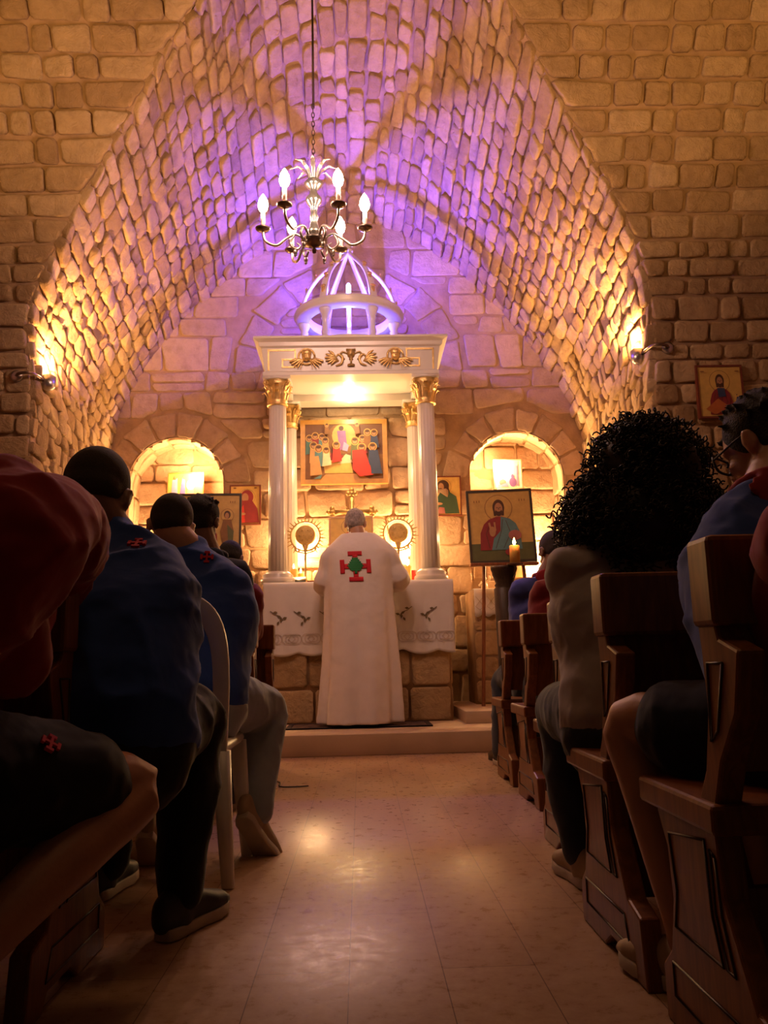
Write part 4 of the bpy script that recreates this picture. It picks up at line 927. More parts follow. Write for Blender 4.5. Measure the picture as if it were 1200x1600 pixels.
# ------------------------------------------------------------------ rug, credence ledge, stand, chair, cable
ra, rb_ = G(455, 1141, ZP), G(683, 1141, ZP); rc_ = G(672, 1124, ZP)
rug = thing('rug', 'dark bordered rug on the platform under the priest', 'rug', (ra.x, ra.y, ZP))
mb = MB(); y1 = 7.36; mb.box((ra.x-0.05, ra.y, ZP+0.001), (rb_.x, y1, ZP+0.009)); mb.build('rug_field', 'rug', rug)
mb = MB(); x0, x1, y0 = ra.x-0.05, rb_.x, ra.y; q = 0.04
for lo, hi in (((x0, y0), (x1, y0+q)), ((x0, y1-q), (x1, y1)), ((x0, y0+q), (x0+q, y1-q)), ((x1-q, y0+q), (x1, y1-q))): mb.box((lo[0], lo[1], ZP+0.001), (hi[0], hi[1], ZP+0.012))
mb.build('rug_border', 'rug_edge', rug, smooth=False)
# stone shelf with a white embroidered cloth beneath the right icon
sA = P(738, 921, 7.98); sB = P(800, 921, 7.98); 
ldg = thing('stone_ledge', 'rough stone ledge under the right icon easel, draped with a small cloth', 'ledge', (sA.x+0.1, 8.2, ZP+0.10))
mb = MB(); mb.box((sA.x-0.0, 8.0, ZP+0.10), (sB.x+0.55, 8.54, sA.z-0.006), 1)
z = ZP+0.10
while z < sA.z-0.03:
    z1 = min(z+rs.uniform(0.2, 0.3), sA.z-0.006); 
    if sA.z-z1 < 0.1: z1 = sA.z-0.006
    x = sA.x
    while x < sB.x+0.54:
        x1 = min(x+rs.uniform(0.2, 0.36), sB.x+0.55); stone(mb, [(x, z), (x1, z), (x1, z1), (x, z1)], lambda u, v, h: V((u, 8.0-h*0.5, v)), 0.02, rs.uniform(0, 50), rough=0.01); x = x1
    z = z1
mb.build('stone_block', ['stone', 'mortar'], ldg)
cs = thing('small_cloth', 'small white embroidered cloth hanging from the ledge behind the dark stand', 'cloth', (sA.x+0.05, 7.96, sA.z))
mb = MB(); g_ = []; zb = P(770, 962, 7.97).z
for j in range(9):
    row = []
    for i in range(25):
        x = sA.x+0.01+(sB.x-sA.x-0.02)*i/24
        if j < 3: row.append((x, 8.35-0.195*j, sA.z+0.003))
        else: q = (j-3)/5; row.append((x, 7.955-0.008*math.sin(x*30)*q, sA.z-(sA.z-zb)*q*(1+0.05*math.sin(i*0.9))))
    g_.append(mb.add(row))
mb.quads(g_, False); o = mb.build('linen_sheet', 'white_cloth', cs); sd = o.modifiers.new('thick', 'SOLIDIFY'); sd.thickness = 0.003
mb = MB(); fc = lambda x, z: V((x, 7.942, z))
for k in range(3):
    x = sA.x+0.06+k*0.11; z = (sA.z+zb)/2+0.01; stroke(mb, [(x-.04, z+.05), (x+.04, z-.05)], .004, fc); stroke(mb, [(x-.04, z-.05), (x+.04, z+.05)], .004, fc); stroke(mb, [(x-.04, z-.05), (x, z-.08), (x+.04, z-.05)], .004, fc)
mb.build('stitching', 'lace', cs, smooth=False)
fg = P(757, 912, 8.05); t_ = thing('figurine', 'tiny cream figurine on the ledge left of the dark stand', 'figurine', (fg.x, fg.y, sA.z+0.004))
b0 = V(t_.location); mb = MB(); mb.lathe([(0.035, 0), (0.03, 0.03), (0.018, 0.07), (0.012, 0.09)], b0, 14); mb.ball(b0+Z*0.105, 0.022); mb.tube([b0+Z*0.07, b0+V((0.045, 0, 0.085)), b0+V((0.05, 0, 0.125))], 0.01, 8, sub=3); mb.tube([b0+Z*0.07, b0+V((-0.05, 0, 0.04))], 0.01, 8); mb.build('body', 'cream', t_)
# dark turned stand and its candle
YT = 5.9; c = P(787, 885, YT); st = thing('candle_stand', 'dark turned wooden pedestal in front of the right icon', 'stand', (c.x, YT, 0)); hh = c.z
mb = MB(); mb.lathe([(0.17, 0), (0.17, 0.04), (0.13, 0.07), (0.07, 0.10), (0.06, 0.16), (0.075, 0.22), (0.065, 0.5), (0.078, hh-0.16), (0.065, hh-0.15), (0.072, hh-0.135), (0.062, hh-0.12), (0.085, hh-0.06), (0.085, hh-0.045), (0.095, hh-0.02), (0.095, hh)], V((c.x, YT, 0)), 32); mb.build('post', 'dark_wood', st)
c3 = P(805, 880, YT-0.13); 
mb = MB(); mb.tube([V((c.x+0.05, YT-0.05, hh-0.08)), V((c3.x, c3.y, c3.z-0.05)), V((c3.x, c3.y, c3.z-0.01))], 0.008, 8, sub=3); mb.lathe([(0.01, -0.02), (0.055, -0.012), (0.06, -0.003), (0.055, -0.002)], c3, 20); mb.build('candle_bracket', 'brass', st)
t_ = thing('candle', 'lit yellow candle glowing in front of the right icon', 'candle', c3); h_ = P(805, 853, YT-0.13).z-c3.z
mb = MB(); mb.lathe([(0.036, 0), (0.036, h_), (0.030, h_+0.003), (0.0, h_-0.004)], c3, 20); mb.build('wax_body', 'wax', t_)
mb = MB(); mb.lathe([(0.001, 0.0), (0.010, 0.012), (0.012, 0.022), (0.007, 0.04), (0.001, 0.055)], c3+Z*(h_+0.004), 10); mb.build('flame', 'flame', t_)
light('POINT', 'candle_flame_light', c3+Z*(h_+0.04)+V((0, -0.02, 0)), 1.5, (1, 0.45, 0.12), 0.015)
mb = MB(); g0, g1 = G(432, 1222), G(481, 1230); mb.tube([V((g0.x-0.3, g0.y+0.2, 0.005)), V((g0.x, g0.y, 0.005)), V((g0.x+0.04, g1.y+0.02, 0.005)), V((g1.x-0.05, g1.y, 0.005)), V((g1.x, g1.y+0.02, 0.005))], 0.004, 6, sub=4)
tag(mb.build('cable', 'black'), 'thin black cable lying on the floor beside the jeans knee', 'cable')

# ------------------------------------------------------------------ pews
def make_pew(xin, xout, y0, ztop, label, group):
    sg = 1 if xout > xin else -1
    t_ = thing('pew', label, 'pew', (xin, y0, 0), group)
    K = ztop/0.89
    prof = [(0.00, .80), (-.03, .72), (-.10, .70), (-.07, .60), (0.0, .52), (.05, .42), (.04, .30), (0.0, .24), (-.05, .16), (-.13, .14), (-.15, .0), (-.06, 0), (-.03, .035), (.10, .035), (.16, 0), (.36, 0), (.36, .10), (.31, .14), (.28, .24), (.29, .33), (.33, .39), (.33, .42), (.12, .43), (.07, .50), (.04, .60), (.045, .70), (.06, .80)]
    prof = [(a, b*K) for a, b in prof]
    for xe in (xin, xout-sg*0.045):
        a0, a1 = min(xe, xe+sg*0.045), max(xe, xe+sg*0.045)
        mb = MB(); mb.prism(prof, lambda p: V((a0, y0+p[0], p[1])), lambda p: V((a1, y0+p[0], p[1]))); ep = mb.build('end_panel', 'wood', t_, smooth=False, bevel=0.006)
        if xe == xin:
            xf = xin-sg*0.001
            for loop in ([(.10, .38), (.27, .36), (.25, .26), (.27, .19), (.06, .19), (.09, .26)], [(.06, .36), (.05, .27), (.02, .20), (.015, .19), (.045, .19), (.075, .27), (.08, .37)], [(-.02, .12), (.30, .12), (.30, .06), (-.05, .06)], [(-.04, .68), (.02, .68), (.03, .55), (-.0, .57)]):
                pts = [V((xf, y0+a, b*K)) for a, b in loop]; mb = MB(); mb.tube(pts+[pts[0]], 0.0028, 6, caps=False); mb.build('groove_moulding', 'wood_line', ep)
    x0, x1 = min(xin-sg*0.01, xout), max(xin-sg*0.01, xout)
    mb = MB(); mb.box((x0, y0-0.045, .74*K), (x1, y0+.05, ztop)); mb.build('top_rail', 'wood', t_, smooth=False, bevel=0.010)
    mb = MB(); mb.box((min(xin-sg*.015, xout), y0+.02, .40*K), (max(xin-sg*.015, xout), y0+.39, .45*K)); mb.build('seat', 'wood', t_, smooth=False, bevel=0.008)
    x0, x1 = min(xin+sg*.045, xout-sg*.045), max(xin+sg*.045, xout-sg*.045)
    mb = MB(); mb.prism([(-.01, .74), (.01, .74), (.055, .50), (.035, .50)], lambda p: V((x0, y0+p[0], p[1]*K)), lambda p: V((x1, y0+p[0], p[1]*K))); mb.build('backrest', 'wood', t_, smooth=False)
    mb = MB(); mb.box((x0, y0+.10, .12*K), (x1, y0+.125, .30*K)); mb.build('stretcher', 'wood', t_, smooth=False, bevel=0.003)
    return t_
RG = 'varnished pews on the right of the aisle'; LG = 'varnished pews on the left of the aisle'
make_pew(.585, 2.3, 1.39, .89, 'nearest carved pew on the right of the aisle, below the person with glasses', RG)
make_pew(.585, 2.3, 2.01, .89, 'carved pew on the right holding the person with huge curly hair', RG)
make_pew(.70, 2.3, 3.02, .89, 'mostly hidden pew just beyond the grey shirt sleeve, right of the aisle', RG)
make_pew(.80, 2.3, 4.08, .90, 'second farthest pew right of the aisle, behind the person in blue with red scarf', RG)
make_pew(.81, 2.3, 4.80, .90, 'farthest pew right of the aisle, next to the candle pedestal', RG)
make_pew(-.66, -2.4, 1.92, .88, 'nearest pew on the left, its post between the red and blue backs', LG)
make_pew(-.98, -2.4, 1.22, .88, 'pew at the left frame edge carrying the person in red', LG)
make_pew(-.75, -2.4, 3.40, .88, 'pew on the left hidden beyond the white chair', LG)
make_pew(-.57, -2.4, 4.62, .93, 'pew on the left next to the jeans knee, nearer of the two far ones', LG)
make_pew(-.555, -2.4, 5.40, .93, 'farthest pew on the left, in front of the altar cloth corner', LG)

# white plastic chair
chc = V((-0.66, 2.80, 0)); t_ = thing('plastic_chair', 'white plastic chair under the man in light jeans', 'chair', chc)
W2 = 0.235; zt = P(318, 925, 2.80).z
mb = MB(); prev = None; out = []; inn_ = []
for i in range(25):
    th = PI*i/24; q = 3.2; ct, st_ = math.cos(th), math.sin(th)
    ex_ = math.copysign(abs(ct)**(2/q), ct); ez_ = abs(st_)**(2/q); out.append((ex_*W2, 0.62+(zt-0.62)*ez_)); inn_.append((ex_*(W2-0.052), 0.60+(zt-0.055-0.60)*ez_))
out = [(W2-0.01, .40)]+out+[(-W2+0.01, .40)]; inn_ = [(W2-.055, .42)]+inn_+[(-W2+.055, .42)]
by = lambda z: -0.02-0.10*(z-0.45)
a = mb.add([chc+V((x, by(z)-0.012, z)) for x, z in out]); b = mb.add([chc+V((x, by(z)-0.012, z)) for x, z in inn_]); c4 = mb.add([chc+V((x, by(z)+0.014, z)) for x, z in inn_]); d4 = mb.add([chc+V((x, by(z)+0.014, z)) for x, z in out])
mb.quads([a, b, c4, d4, a], False); mb.build('back_frame', 'plastic', t_, bevel=0.005)
for k in range(3):
    mb = MB(); x = (k-1)*0.085; mb.prism([(x-.018, .44), (x+.018, .44), (x+.018, zt-.05), (x-.018, zt-.05)], lambda p: chc+V((p[0], by(p[1])-.004, p[1])), lambda p: chc+V((p[0], by(p[1])+.006, p[1]))); mb.build('back_slat', 'plastic', t_)
mb = MB(); mb.box(tuple(chc+V((-.225, -.03, .41))), tuple(chc+V((.225, .40, .445)))); mb.build('seat', 'plastic', t_, bevel=0.015)
for sx_ in (-1, 1):
    for yy, y2 in ((-0.01, -0.09+0.06), (.36, .41)):
        mb = MB(); mb.loft([(chc+V((sx_*.205, yy, .42)), X*.032, Yv*.028), (chc+V((sx_*.232, y2+.02, .004)), X*.02, Yv*.018)], 12, power=3.5, caps=False); mb.build('leg', 'plastic', t_)

# ------------------------------------------------------------------ people
def N_(v): v = V(v); return v.normalized() if v.length > 1e-9 else V((0, 0, 1))
def add_head(mb, hc, fw, up, s=1.0, jaw=True):
    """hc: centre of the cranium, fw: where the face points, up: crown direction"""
    fw = N_(fw); up = N_(V(up)-fw*V(up).dot(fw)); rt = fw.cross(up)
    mb.ell(hc, rt*0.077*s, fw*0.096*s, up*0.092*s, 24, 16)
    mb.ell(hc-fw*0.035*s-up*0.03*s, rt*0.066*s, fw*0.06*s, up*0.065*s)           # back of the skull
    mb.ell(hc+fw*0.040*s-up*0.055*s, rt*0.060*s, fw*0.052*s, up*0.078*s)          # face
    mb.ell(hc+fw*0.060*s-up*0.112*s, rt*0.036*s, fw*0.034*s, up*0.026*s)          # chin
    for g in (-1, 1):
        mb.ell(hc+fw*0.005*s-up*0.085*s+rt*g*0.040*s, rt*0.018*s, fw*0.045*s, up*0.03*s)   # jaw corners
        mb.ell(hc+fw*0.072*s-up*0.055*s+rt*g*0.034*s, rt*0.020*s, fw*0.018*s, up*0.016*s)  # cheeks
        mb.tube([hc+fw*0.086*s-up*0.012*s+rt*g*0.010*s, hc+fw*0.086*s-up*0.008*s+rt*g*0.035*s, hc+fw*0.070*s-up*0.015*s+rt*g*0.055*s], 0.008*s, 8)  # brow
        c = hc-fw*0.008*s-up*0.040*s+rt*g*0.080*s                                    # ear
        mb.ell(c, rt*0.010*s, fw*0.019*s, up*0.032*s); mb.tube([c+up*0.02*s-fw*0.008*s+rt*g*0.008*s, c+up*0.028*s+fw*0.006*s+rt*g*0.008*s, c+fw*0.015*s+rt*g*0.004*s], 0.006*s, 6)
    mb.loft([(hc+fw*0.088*s-up*0.020*s, rt*0.009*s, fw*0.010*s), (hc+fw*0.104*s-up*0.048*s, rt*0.012*s, fw*0.013*s), (hc+fw*0.100*s-up*0.062*s, rt*0.018*s, fw*0.010*s)], 10)
    mb.ell(hc+fw*0.090*s-up*0.080*s, rt*0.024*s, fw*0.010*s, up*0.006*s); mb.ell(hc+fw*0.088*s-up*0.090*s, rt*0.021*s, fw*0.010*s, up*0.007*s)
def add_hand(mb, w_, d, n, side, curl=0.5, s=1.0, fn=12):
    """w_: wrist, d: along the hand, n: out of the back of the hand, side: towards the thumb"""
    d = N_(d); n = N_(V(n)-d*V(n).dot(d)); sd = d.cross(n); sd = sd if sd.dot(V(side)) > 0 else -sd
    mb.loft([(w_, sd*0.026*s, n*0.019*s), (w_+d*0.03*s, sd*0.033*s, n*0.017*s), (w_+d*0.07*s, sd*0.041*s, n*0.014*s), (w_+d*0.092*s, sd*0.038*s, n*0.012*s)], 14)
    for k, (o_, L) in enumerate(((0.030, 0.070), (0.010, 0.079), (-0.011, 0.073), (-0.030, 0.057))):
        p = w_+d*0.088*s+sd*o_*s; a = 0.25; pts = [p-d*0.01*s]; L *= s
        dirv = d
        pts.append(p)
        for q in (0.45, 0.30, 0.25):
            a += curl*0.75; dirv = d*math.cos(a)-n*math.sin(a) + sd*o_*1.2; pts.append(pts[-1]+N_(dirv)*L*q)
        mb.tube(pts, [0.0095*s, 0.0095*s, 0.009*s, 0.0082*s, 0.007*s], 8)
    p = w_+d*0.025*s+sd*0.026*s
    mb.tube([p-sd*0.008*s, p+sd*0.022*s+d*0.022*s-n*0.008*s, p+sd*0.032*s+d*0.050*s-n*0.018*s, p+sd*0.028*s+d*0.072*s-n*0.028*s], [0.015*s, 0.012*s, 0.010*s, 0.008*s], 8)
def shoe(root, ankle, toe_dir, up, upper='shoe_dark', label=None, L=0.28, laces='sole'):
    """ankle joint, direction of the toes, sole normal"""
    u = N_(up); d = N_(V(toe_dir)-u*V(toe_dir).dot(u)); r = d.cross(u); b0 = ankle-u*0.085-d*0.07
    mb = MB(); secs = []
    for q, w_, h_ in ((0.0, .028, .050), (.12, .036, .055), (.30, .036, .052), (.5, .037, .042), (.7, .045, .032), (.88, .043, .026), (1.0, .026, .018)):
        secs.append((b0+d*L*q+u*(0.018+h_*0.95), r*w_, u*h_))
    mb.loft(secs, 18, power=2.4)
    mb.loft([(ankle-u*0.04-d*0.01, r*.040, d*.055), (ankle+u*0.005-d*0.012, r*.040, d*.050)], 16)
    o = mb.build('shoe', upper, root, voxel=0.006, sm=3)
    if label: o['label'] = label
    mb = MB(); poly = []
    for q, w_ in ((-.03, .0), (-.02, .024), (.08, .036), (.3, .034), (.5, .036), (.72, .047), (.9, .042), (1.0, .024), (1.03, 0)): poly.append((q, w_))
    poly = poly + [(q, -w_) for q, w_ in poly[::-1] if w_ > 0]
    toe = lambda q: 0.010*max(0, q-.75)/.25
    mb.prism(poly, lambda p: b0+d*L*p[0]+r*p[1]+u*toe(p[0]), lambda p: b0+d*L*p[0]+r*p[1]*0.97+u*(0.030+toe(p[0]))); mb.build('sole', laces, o, bevel=0.004)
    for k in range(4):
        q = .48+.07*k; mb = MB(); c = b0+d*L*q+u*(0.018+.088-.10*(q-.35)); mb.tube([c-r*.026-u*.008, c+u*.004, c+r*.026-u*.008], .0035, 6, sub=2); mb.build('lace', laces, o)
    return o
def limb(mb, pts, rads, n=16, sub=4): mb.tube(pts, rads, n, sub=sub)
def torso(mb, secs):
    """secs: (centre, lateral vector, half width, half depth)"""
    out = []
    cs = [s_[0] for s_ in secs]
    for i, (c, lt, a, b) in enumerate(secs):
        t_ = N_(cs[min(i+1, len(cs)-1)]-cs[max(i-1, 0)]); l = N_(V(lt)-t_*V(lt).dot(t_)); out.append((c, l*a, t_.cross(l)*b))
    res = []
    for i in range(len(out)-1):
        for k in range(3):
            q = k/3; f = lambda j: [out[max(i-1, 0)][j], out[i][j], out[i+1][j], out[min(i+2, len(out)-1)][j]]
            res.append(tuple(crom(*f(j), q) for j in range(3)))
    res.append(out[-1]); mb.loft(res, 22, power=2.25)
def hip_line(p, lat, w_): return p-lat*w_, p+lat*w_
def figure(label, J, skin='skin', shirt='blue', pants='black_cloth', hair='hair_short', build=1.0, hs=1.0, shorts=False, short_sleeve=False, base=None, voxel=0.011, hairfn=None, group=None, shoes='shoe_dark', shoe_dirs=None, shirt_name='shirt', neck=True, fold=0.012, soles='sole', long_hem=0.0):
    """J: joints in the place: pelvis, waist, chest, neck, head, fw, up, lat (towards the person's right), sh(L,R), el, wr, hip, kn, an"""
    pv, ws, chs, nk, hd = J['pelvis'], J['waist'], J['chest'], J['neck'], J['head']; lat = N_(J['lat']); b = build
    root = thing('person', label, 'person', base or V((pv.x, pv.y, 0)), group)
    sh, el, wr, hp, kn, an = (J[k] for k in ('sh', 'el', 'wr', 'hip', 'kn', 'an'))
    mb = MB()
    add_head(mb, hd, J['fw'], J['up'], hs)
    fw = N_(J['fw']); up = N_(J['up']); hb = hd-fw*0.02*hs-up*0.06*hs
    limb(mb, [hb, (hb+nk)/2-fw*0.005, nk, nk.lerp(chs, .3)], [.060*hs, .062*b, .070*b, .08*b])
    torso(mb, [(pv, lat, .14*b, .10*b), (ws, lat, .12*b, .09*b), (chs, lat, .13*b, .09*b), (chs.lerp(nk, .65), lat, .12*b, .06*b)])
    for i in (0, 1):
        limb(mb, [chs.lerp(nk, .6), sh[i], sh[i].lerp(el[i], .5), el[i], el[i].lerp(wr[i], .35), wr[i]], [.05*b, .050*b, .043*b, .036*b, .037*b, .024])
        dd = wr[i]-el[i]; hn = J.get('hn', [Z, Z])[i]; add_hand(mb, wr[i], J.get('hd', [dd, dd])[i], hn, -lat if i else lat, J.get('curl', 0.5))
        limb(mb, [pv.lerp(hp[i], .6), hp[i], hp[i].lerp(kn[i], .5), kn[i], kn[i].lerp(an[i], .3), an[i].lerp(kn[i], .15), an[i]], [.08*b, .085*b, .070*b, .054*b, .054*b, .036, .036])
    body = mb.build('body', skin, root, voxel=0.0065, sm=3)
    # shirt
    mb = MB()
    torso(mb, [(pv-N_(ws-pv)*long_hem, lat, .180*b, .135*b), (pv.lerp(ws, .45), lat, .178*b, .138*b), (ws, lat, .172*b, .128*b), (ws.lerp(chs, .5), lat, .185*b, .132*b), (chs, lat, .188*b, .125*b), (chs.lerp(nk, .55), lat, .150*b, .090*b), (nk+(nk-chs)*.02, lat, .072*b, .066*b)])
    for i in (0, 1):
        e_ = el[i].lerp(sh[i], .25) if short_sleeve else wr[i].lerp(el[i], .12)
        pts = [chs.lerp(nk, .45)+(sh[i]-chs.lerp(nk, .45))*.3, sh[i], sh[i].lerp(el[i], .5), e_] if short_sleeve else [chs.lerp(nk, .45)+(sh[i]-chs.lerp(nk, .45))*.3, sh[i], sh[i].lerp(el[i], .5), el[i], el[i].lerp(wr[i], .5), e_]
        rd = [.085*b, .078*b, .064*b, .062*b] if short_sleeve else [.085*b, .078*b, .062*b, .056*b, .050*b, .040*b]
        limb(mb, pts, rd)
    if neck: nd = N_(hb-nk); mb.loft([(nk-nd*.01, lat*.074*b, nd.cross(lat)*.070*b), (nk+nd*.028, lat*.066*b, nd.cross(lat)*.062*b)], 18, caps=False)
    st = mb.build(shirt_name, shirt, root, voxel=voxel, sm=5, disp=fold)
    if neck:
        nd = N_(hb-nk); mb = MB(); a_ = nd.cross(lat)
        mb.tube([nk+nd*.018+lat*.066*b*math.cos(2*PI*i/20)+a_*.062*b*math.sin(2*PI*i/20) for i in range(21)], .009, 8, caps=False); mb.build('collar', shirt, st)
    # trousers
    mb = MB()
    mb.loft([(pv+N_(ws-pv)*.04, lat*.172*b, N_((ws-pv).cross(lat))*.125*b), (pv-N_(ws-pv)*.05, lat*.178*b, N_((ws-pv).cross(lat))*.135*b)], 20)
    for i in (0, 1):
        k_ = kn[i]; 
        if shorts: limb(mb, [pv.lerp(hp[i], .6), hp[i], hp[i].lerp(k_, .5), hp[i].lerp(k_, shorts if shorts is not True else .80)], [.10*b, .112*b, .100*b, .092*b])
        else: limb(mb, [pv.lerp(hp[i], .6), hp[i], hp[i].lerp(k_, .5), k_, k_.lerp(an[i], .35), k_.lerp(an[i], .75), k_.lerp(an[i], .96)], [.10*b, .110*b, .092*b, .072*b, .072*b, .062*b, .058*b])
    mb.build('shorts' if shorts else 'trousers', pants, root, voxel=voxel, sm=4, disp=fold*.8)
    for i in (0, 1):
        if shoe_dirs and shoe_dirs[i] is None: continue
        td, su = (shoe_dirs[i] if shoe_dirs else (Yv, Z)); shoe(root, an[i], td, su, shoes, laces=soles)
    # hair
    if hairfn: hairfn(root, hd, fw, up, hs, body)
    else:
        up2 = N_(up-fw*up.dot(fw)); rt = fw.cross(up2); mb = MB()
        mb.ell(hd-fw*.010*hs+up2*.006*hs, rt*.0815*hs, fw*.096*hs, up2*.0935*hs, 28, 18)
        mb.ell(hd-fw*.036*hs-up2*.030*hs, rt*.072*hs, fw*.064*hs, up2*.065*hs)
        mb.build('hair', hair, root, voxel=0.007, sm=2)
    return root, body, st
def seated(px_, py_, Y, **k): return P(px_, py_, Y)

# the man in the long white vestment at the altar
YPr = 7.02
hp_ = P(555, 812, YPr); pr = thing('person', 'grey-haired man in a long white vestment with red and green cross, standing at altar', 'person', (P(560, 1130, YPr).x, YPr, ZP+0.012))
mb = MB(); hd = V((hp_.x, YPr+0.05, hp_.z)); fw = N_((0.05, 1, -0.35)); up = N_((0, 0.35, 1))
add_head(mb, hd, fw, up, 1.08)
xc = P(562, 860, YPr).x; xw = P(561, 1000, YPr).x; xh = P(561, 1125, YPr).x
nk = V((xc-0.01, YPr-0.01, P(556, 835, YPr).z)); zsh = P(560, 850, YPr).z
limb(mb, [hd-up*.05, nk, V((xc, YPr, zsh-.1))], [.058, .065, .09])
torso(mb, [(V((xw, YPr, 1.05)), X, .15, .11), (V((xw, YPr, 1.3)), X, .14, .10), (V((xc, YPr, zsh-.18)), X, .16, .10), (V((xc, YPr, zsh-.04)), X, .12, .07)])
rs2 = V((P(604, 857, YPr).x, YPr, P(604, 863, YPr).z)); ls2 = V((P(518, 857, YPr).x, YPr, P(518, 866, YPr).z))
rel = P(623, 897, YPr+.06); lel = P(507, 905, YPr+.06); rwr = V((xc+.22, YA0-.02, ZA+.07)); lwr = V((xc-.20, YA0-.02, ZA+.07))
for s_, e_, w_, sd in ((rs2, rel, rwr, -X), (ls2, lel, lwr, X)):
    limb(mb, [V((xc, YPr, zsh-.05)), s_, e_, w_], [.06, .055, .042, .028]); add_hand(mb, w_, V((-sd.x*-.3, 1, -.15)), Z, sd, .35)
for g in (-1, 1):
    x = xw+g*.11; limb(mb, [V((xw, YPr, 1.0)), V((x, YPr, .95)), V((x, YPr+.02, .58)), V((x, YPr-.01, .27))], [.09, .09, .06, .042])
bd = mb.build('body', 'skin', pr, voxel=0.007, sm=3)
for g in (-1, 1): shoe(pr, V((xw+g*.11, YPr-.02, ZP+.10)), Yv, Z, 'shoe_dark')
mb = MB(); up2 = N_(up-fw*up.dot(fw)); rt = fw.cross(up2)
mb.ell(hd-fw*.012+up2*.004, rt*.088, fw*.104, up2*.100, 28, 18); mb.ell(hd-fw*.036-up2*.040, rt*.078, fw*.070, up2*.068); mb.build('hair', 'hair_grey', pr, voxel=.007, sm=2)
mb = MB(); secs = []
def rsec(pxl, pxr, py, dep, yo=0.0):
    a = P(pxl, py, YPr).x; b = P(pxr, py, YPr).x; return (V(((a+b)/2, YPr+yo, P(560, py, YPr).z)), X*((b-a)/2), Yv*dep)
tab = [rsec(500, 625, 1129, .25), rsec(502, 624, 1100, .245), rsec(506, 621, 1040, .23), rsec(508, 616, 980, .205), rsec(508, 613, 930, .185), rsec(509, 613, 890, .165), rsec(508, 616, 862, .14), rsec(521, 603, 846, .11), rsec(534, 586, 834, .08)]
def rip(th, q): return 1 + (0.10*math.cos(6*th+.6)+0.05*math.cos(11*th+2))*max(0, 1-q*1.4)
res = []
for i in range(len(tab)-1):
    for k in range(4): res.append(tuple(crom(tab[max(i-1, 0)][j], tab[i][j], tab[i+1][j], tab[min(i+2, len(tab)-1)][j], k/4) for j in range(3)))
res.append(tab[-1]); mb.loft(res, 96, ripple=rip, caps=False)
for s_, e_, w_, g in ((rs2, rel, rwr, 1), (ls2, lel, lwr, -1)):
    cuff = e_.lerp(w_, .5); limb(mb, [V((xc+g*.06, YPr, zsh-.085)), s_-Z*.01, s_.lerp(e_, .5)-Z*.03, e_-Z*.045, cuff-Z*.05], [.085, .078, .083, .098, .115], 20)
rb = mb.build('vestment', 'robe', pr, voxel=.010, sm=3, disp=.008)
mb = MB(); nc = V((nk.x, YPr+.012, nk.z)); mb.loft([(nc-Z*.035, X*.092, Yv*.080), (nc+Z*.028+Yv*.012, X*.078, Yv*.072)], 28, caps=False); mb.build('collar', 'robe', rb, bevel=.006)
mb = MB(); c = P(571, 1020, YPr); cfl = []                      # long overlapping front edge of the vestment seam
cc = P(555.5, 884, YPr-.2); u_ = 1/SC(555, 884, YPr-.17); yk = YPr-.30
tilt = Matrix.Rotation(-0.035, 2)
def patch(name, polys, mat, off):
    grid_ = MB()
    for poly in polys:                                       # small quads so the felt follows the cloth
        (a0, b0), (a1, b1) = poly; nx2 = max(2, int(abs(a1-a0)/2)); nz2 = max(2, int(abs(b1-b0)/2)); rows2 = []
        for j in range(nz2+1):
            rows2.append(grid_.add([V((cc.x+(a0+(a1-a0)*i/nx2)*u_+(b0+(b1-b0)*j/nz2)*u_*-.05, yk, cc.z+(b0+(b1-b0)*j/nz2)*u_)) for i in range(nx2+1)]))
        grid_.quads(rows2, False)
    o = grid_.build(name, mat, rb); sw = o.modifiers.new('wrap', 'SHRINKWRAP'); sw.target = rb; sw.wrap_method = 'PROJECT'; sw.use_project_y = True; sw.use_positive_direction = True; sw.use_negative_direction = False; sw.use_project_x = False; sw.use_project_z = False; sw.wrap_mode = 'ABOVE_SURFACE'; sw.offset = off
    sd = o.modifiers.new('thick', 'SOLIDIFY'); sd.thickness = .003; sd.offset = 0; return o
patch('red_cross_patch', [((-11, 17), (11, 24)), ((-11, -24), (11, -17)), ((-24, -11), (-17, 11)), ((17, -11), (24, 11)), ((-4, 6), (4, 18)), ((-4, -18), (4, -6)), ((-18, -4), (-6, 4)), ((6, -4), (18, 4))], 'red_patch', .0035)
patch('green_tree_patch', [((-13+abs(k)*1.0+(1.6 if k % 2 else 0), k*1.5), (13-abs(k)*1.05-(1.2 if k % 2 else 0), k*1.5+1.6)) for k in range(-5, 9)] + [((-2, -12), (2.5, -7))], 'green_patch', .0065)

def J_(d): return d
def ears(): pass
def badge(target, p, u, v, mat='red_patch', s_=1.0):
    """small crutch cross of felt lying on the cloth surface nearest to p"""
    bpy.context.view_layer.update(); dg = bpy.context.evaluated_depsgraph_get(); off = OFF[target.name]
    ok, loc, nr, ix = target.evaluated_get(dg).closest_point_on_mesh(V(p)-off)
    n_ = N_(nr); c0 = loc+off; u = N_(V(u)-n_*V(u).dot(n_)); v = n_.cross(u); mb = MB()
    for a, b_, w_, h_ in ((0, 0, .017, .0035), (0, .010, .0035, .007), (0, -.010, .0035, .007), (.020, 0, .004, .010), (-.020, 0, .004, .010), (0, .020, .010, .004), (0, -.020, .010, .004)):
        mb.obox(c0+u*a*s_+v*b_*s_, u*w_*s_, v*h_*s_, n_*.0055)
    mb.build('shirt_badge', mat, target, smooth=False)

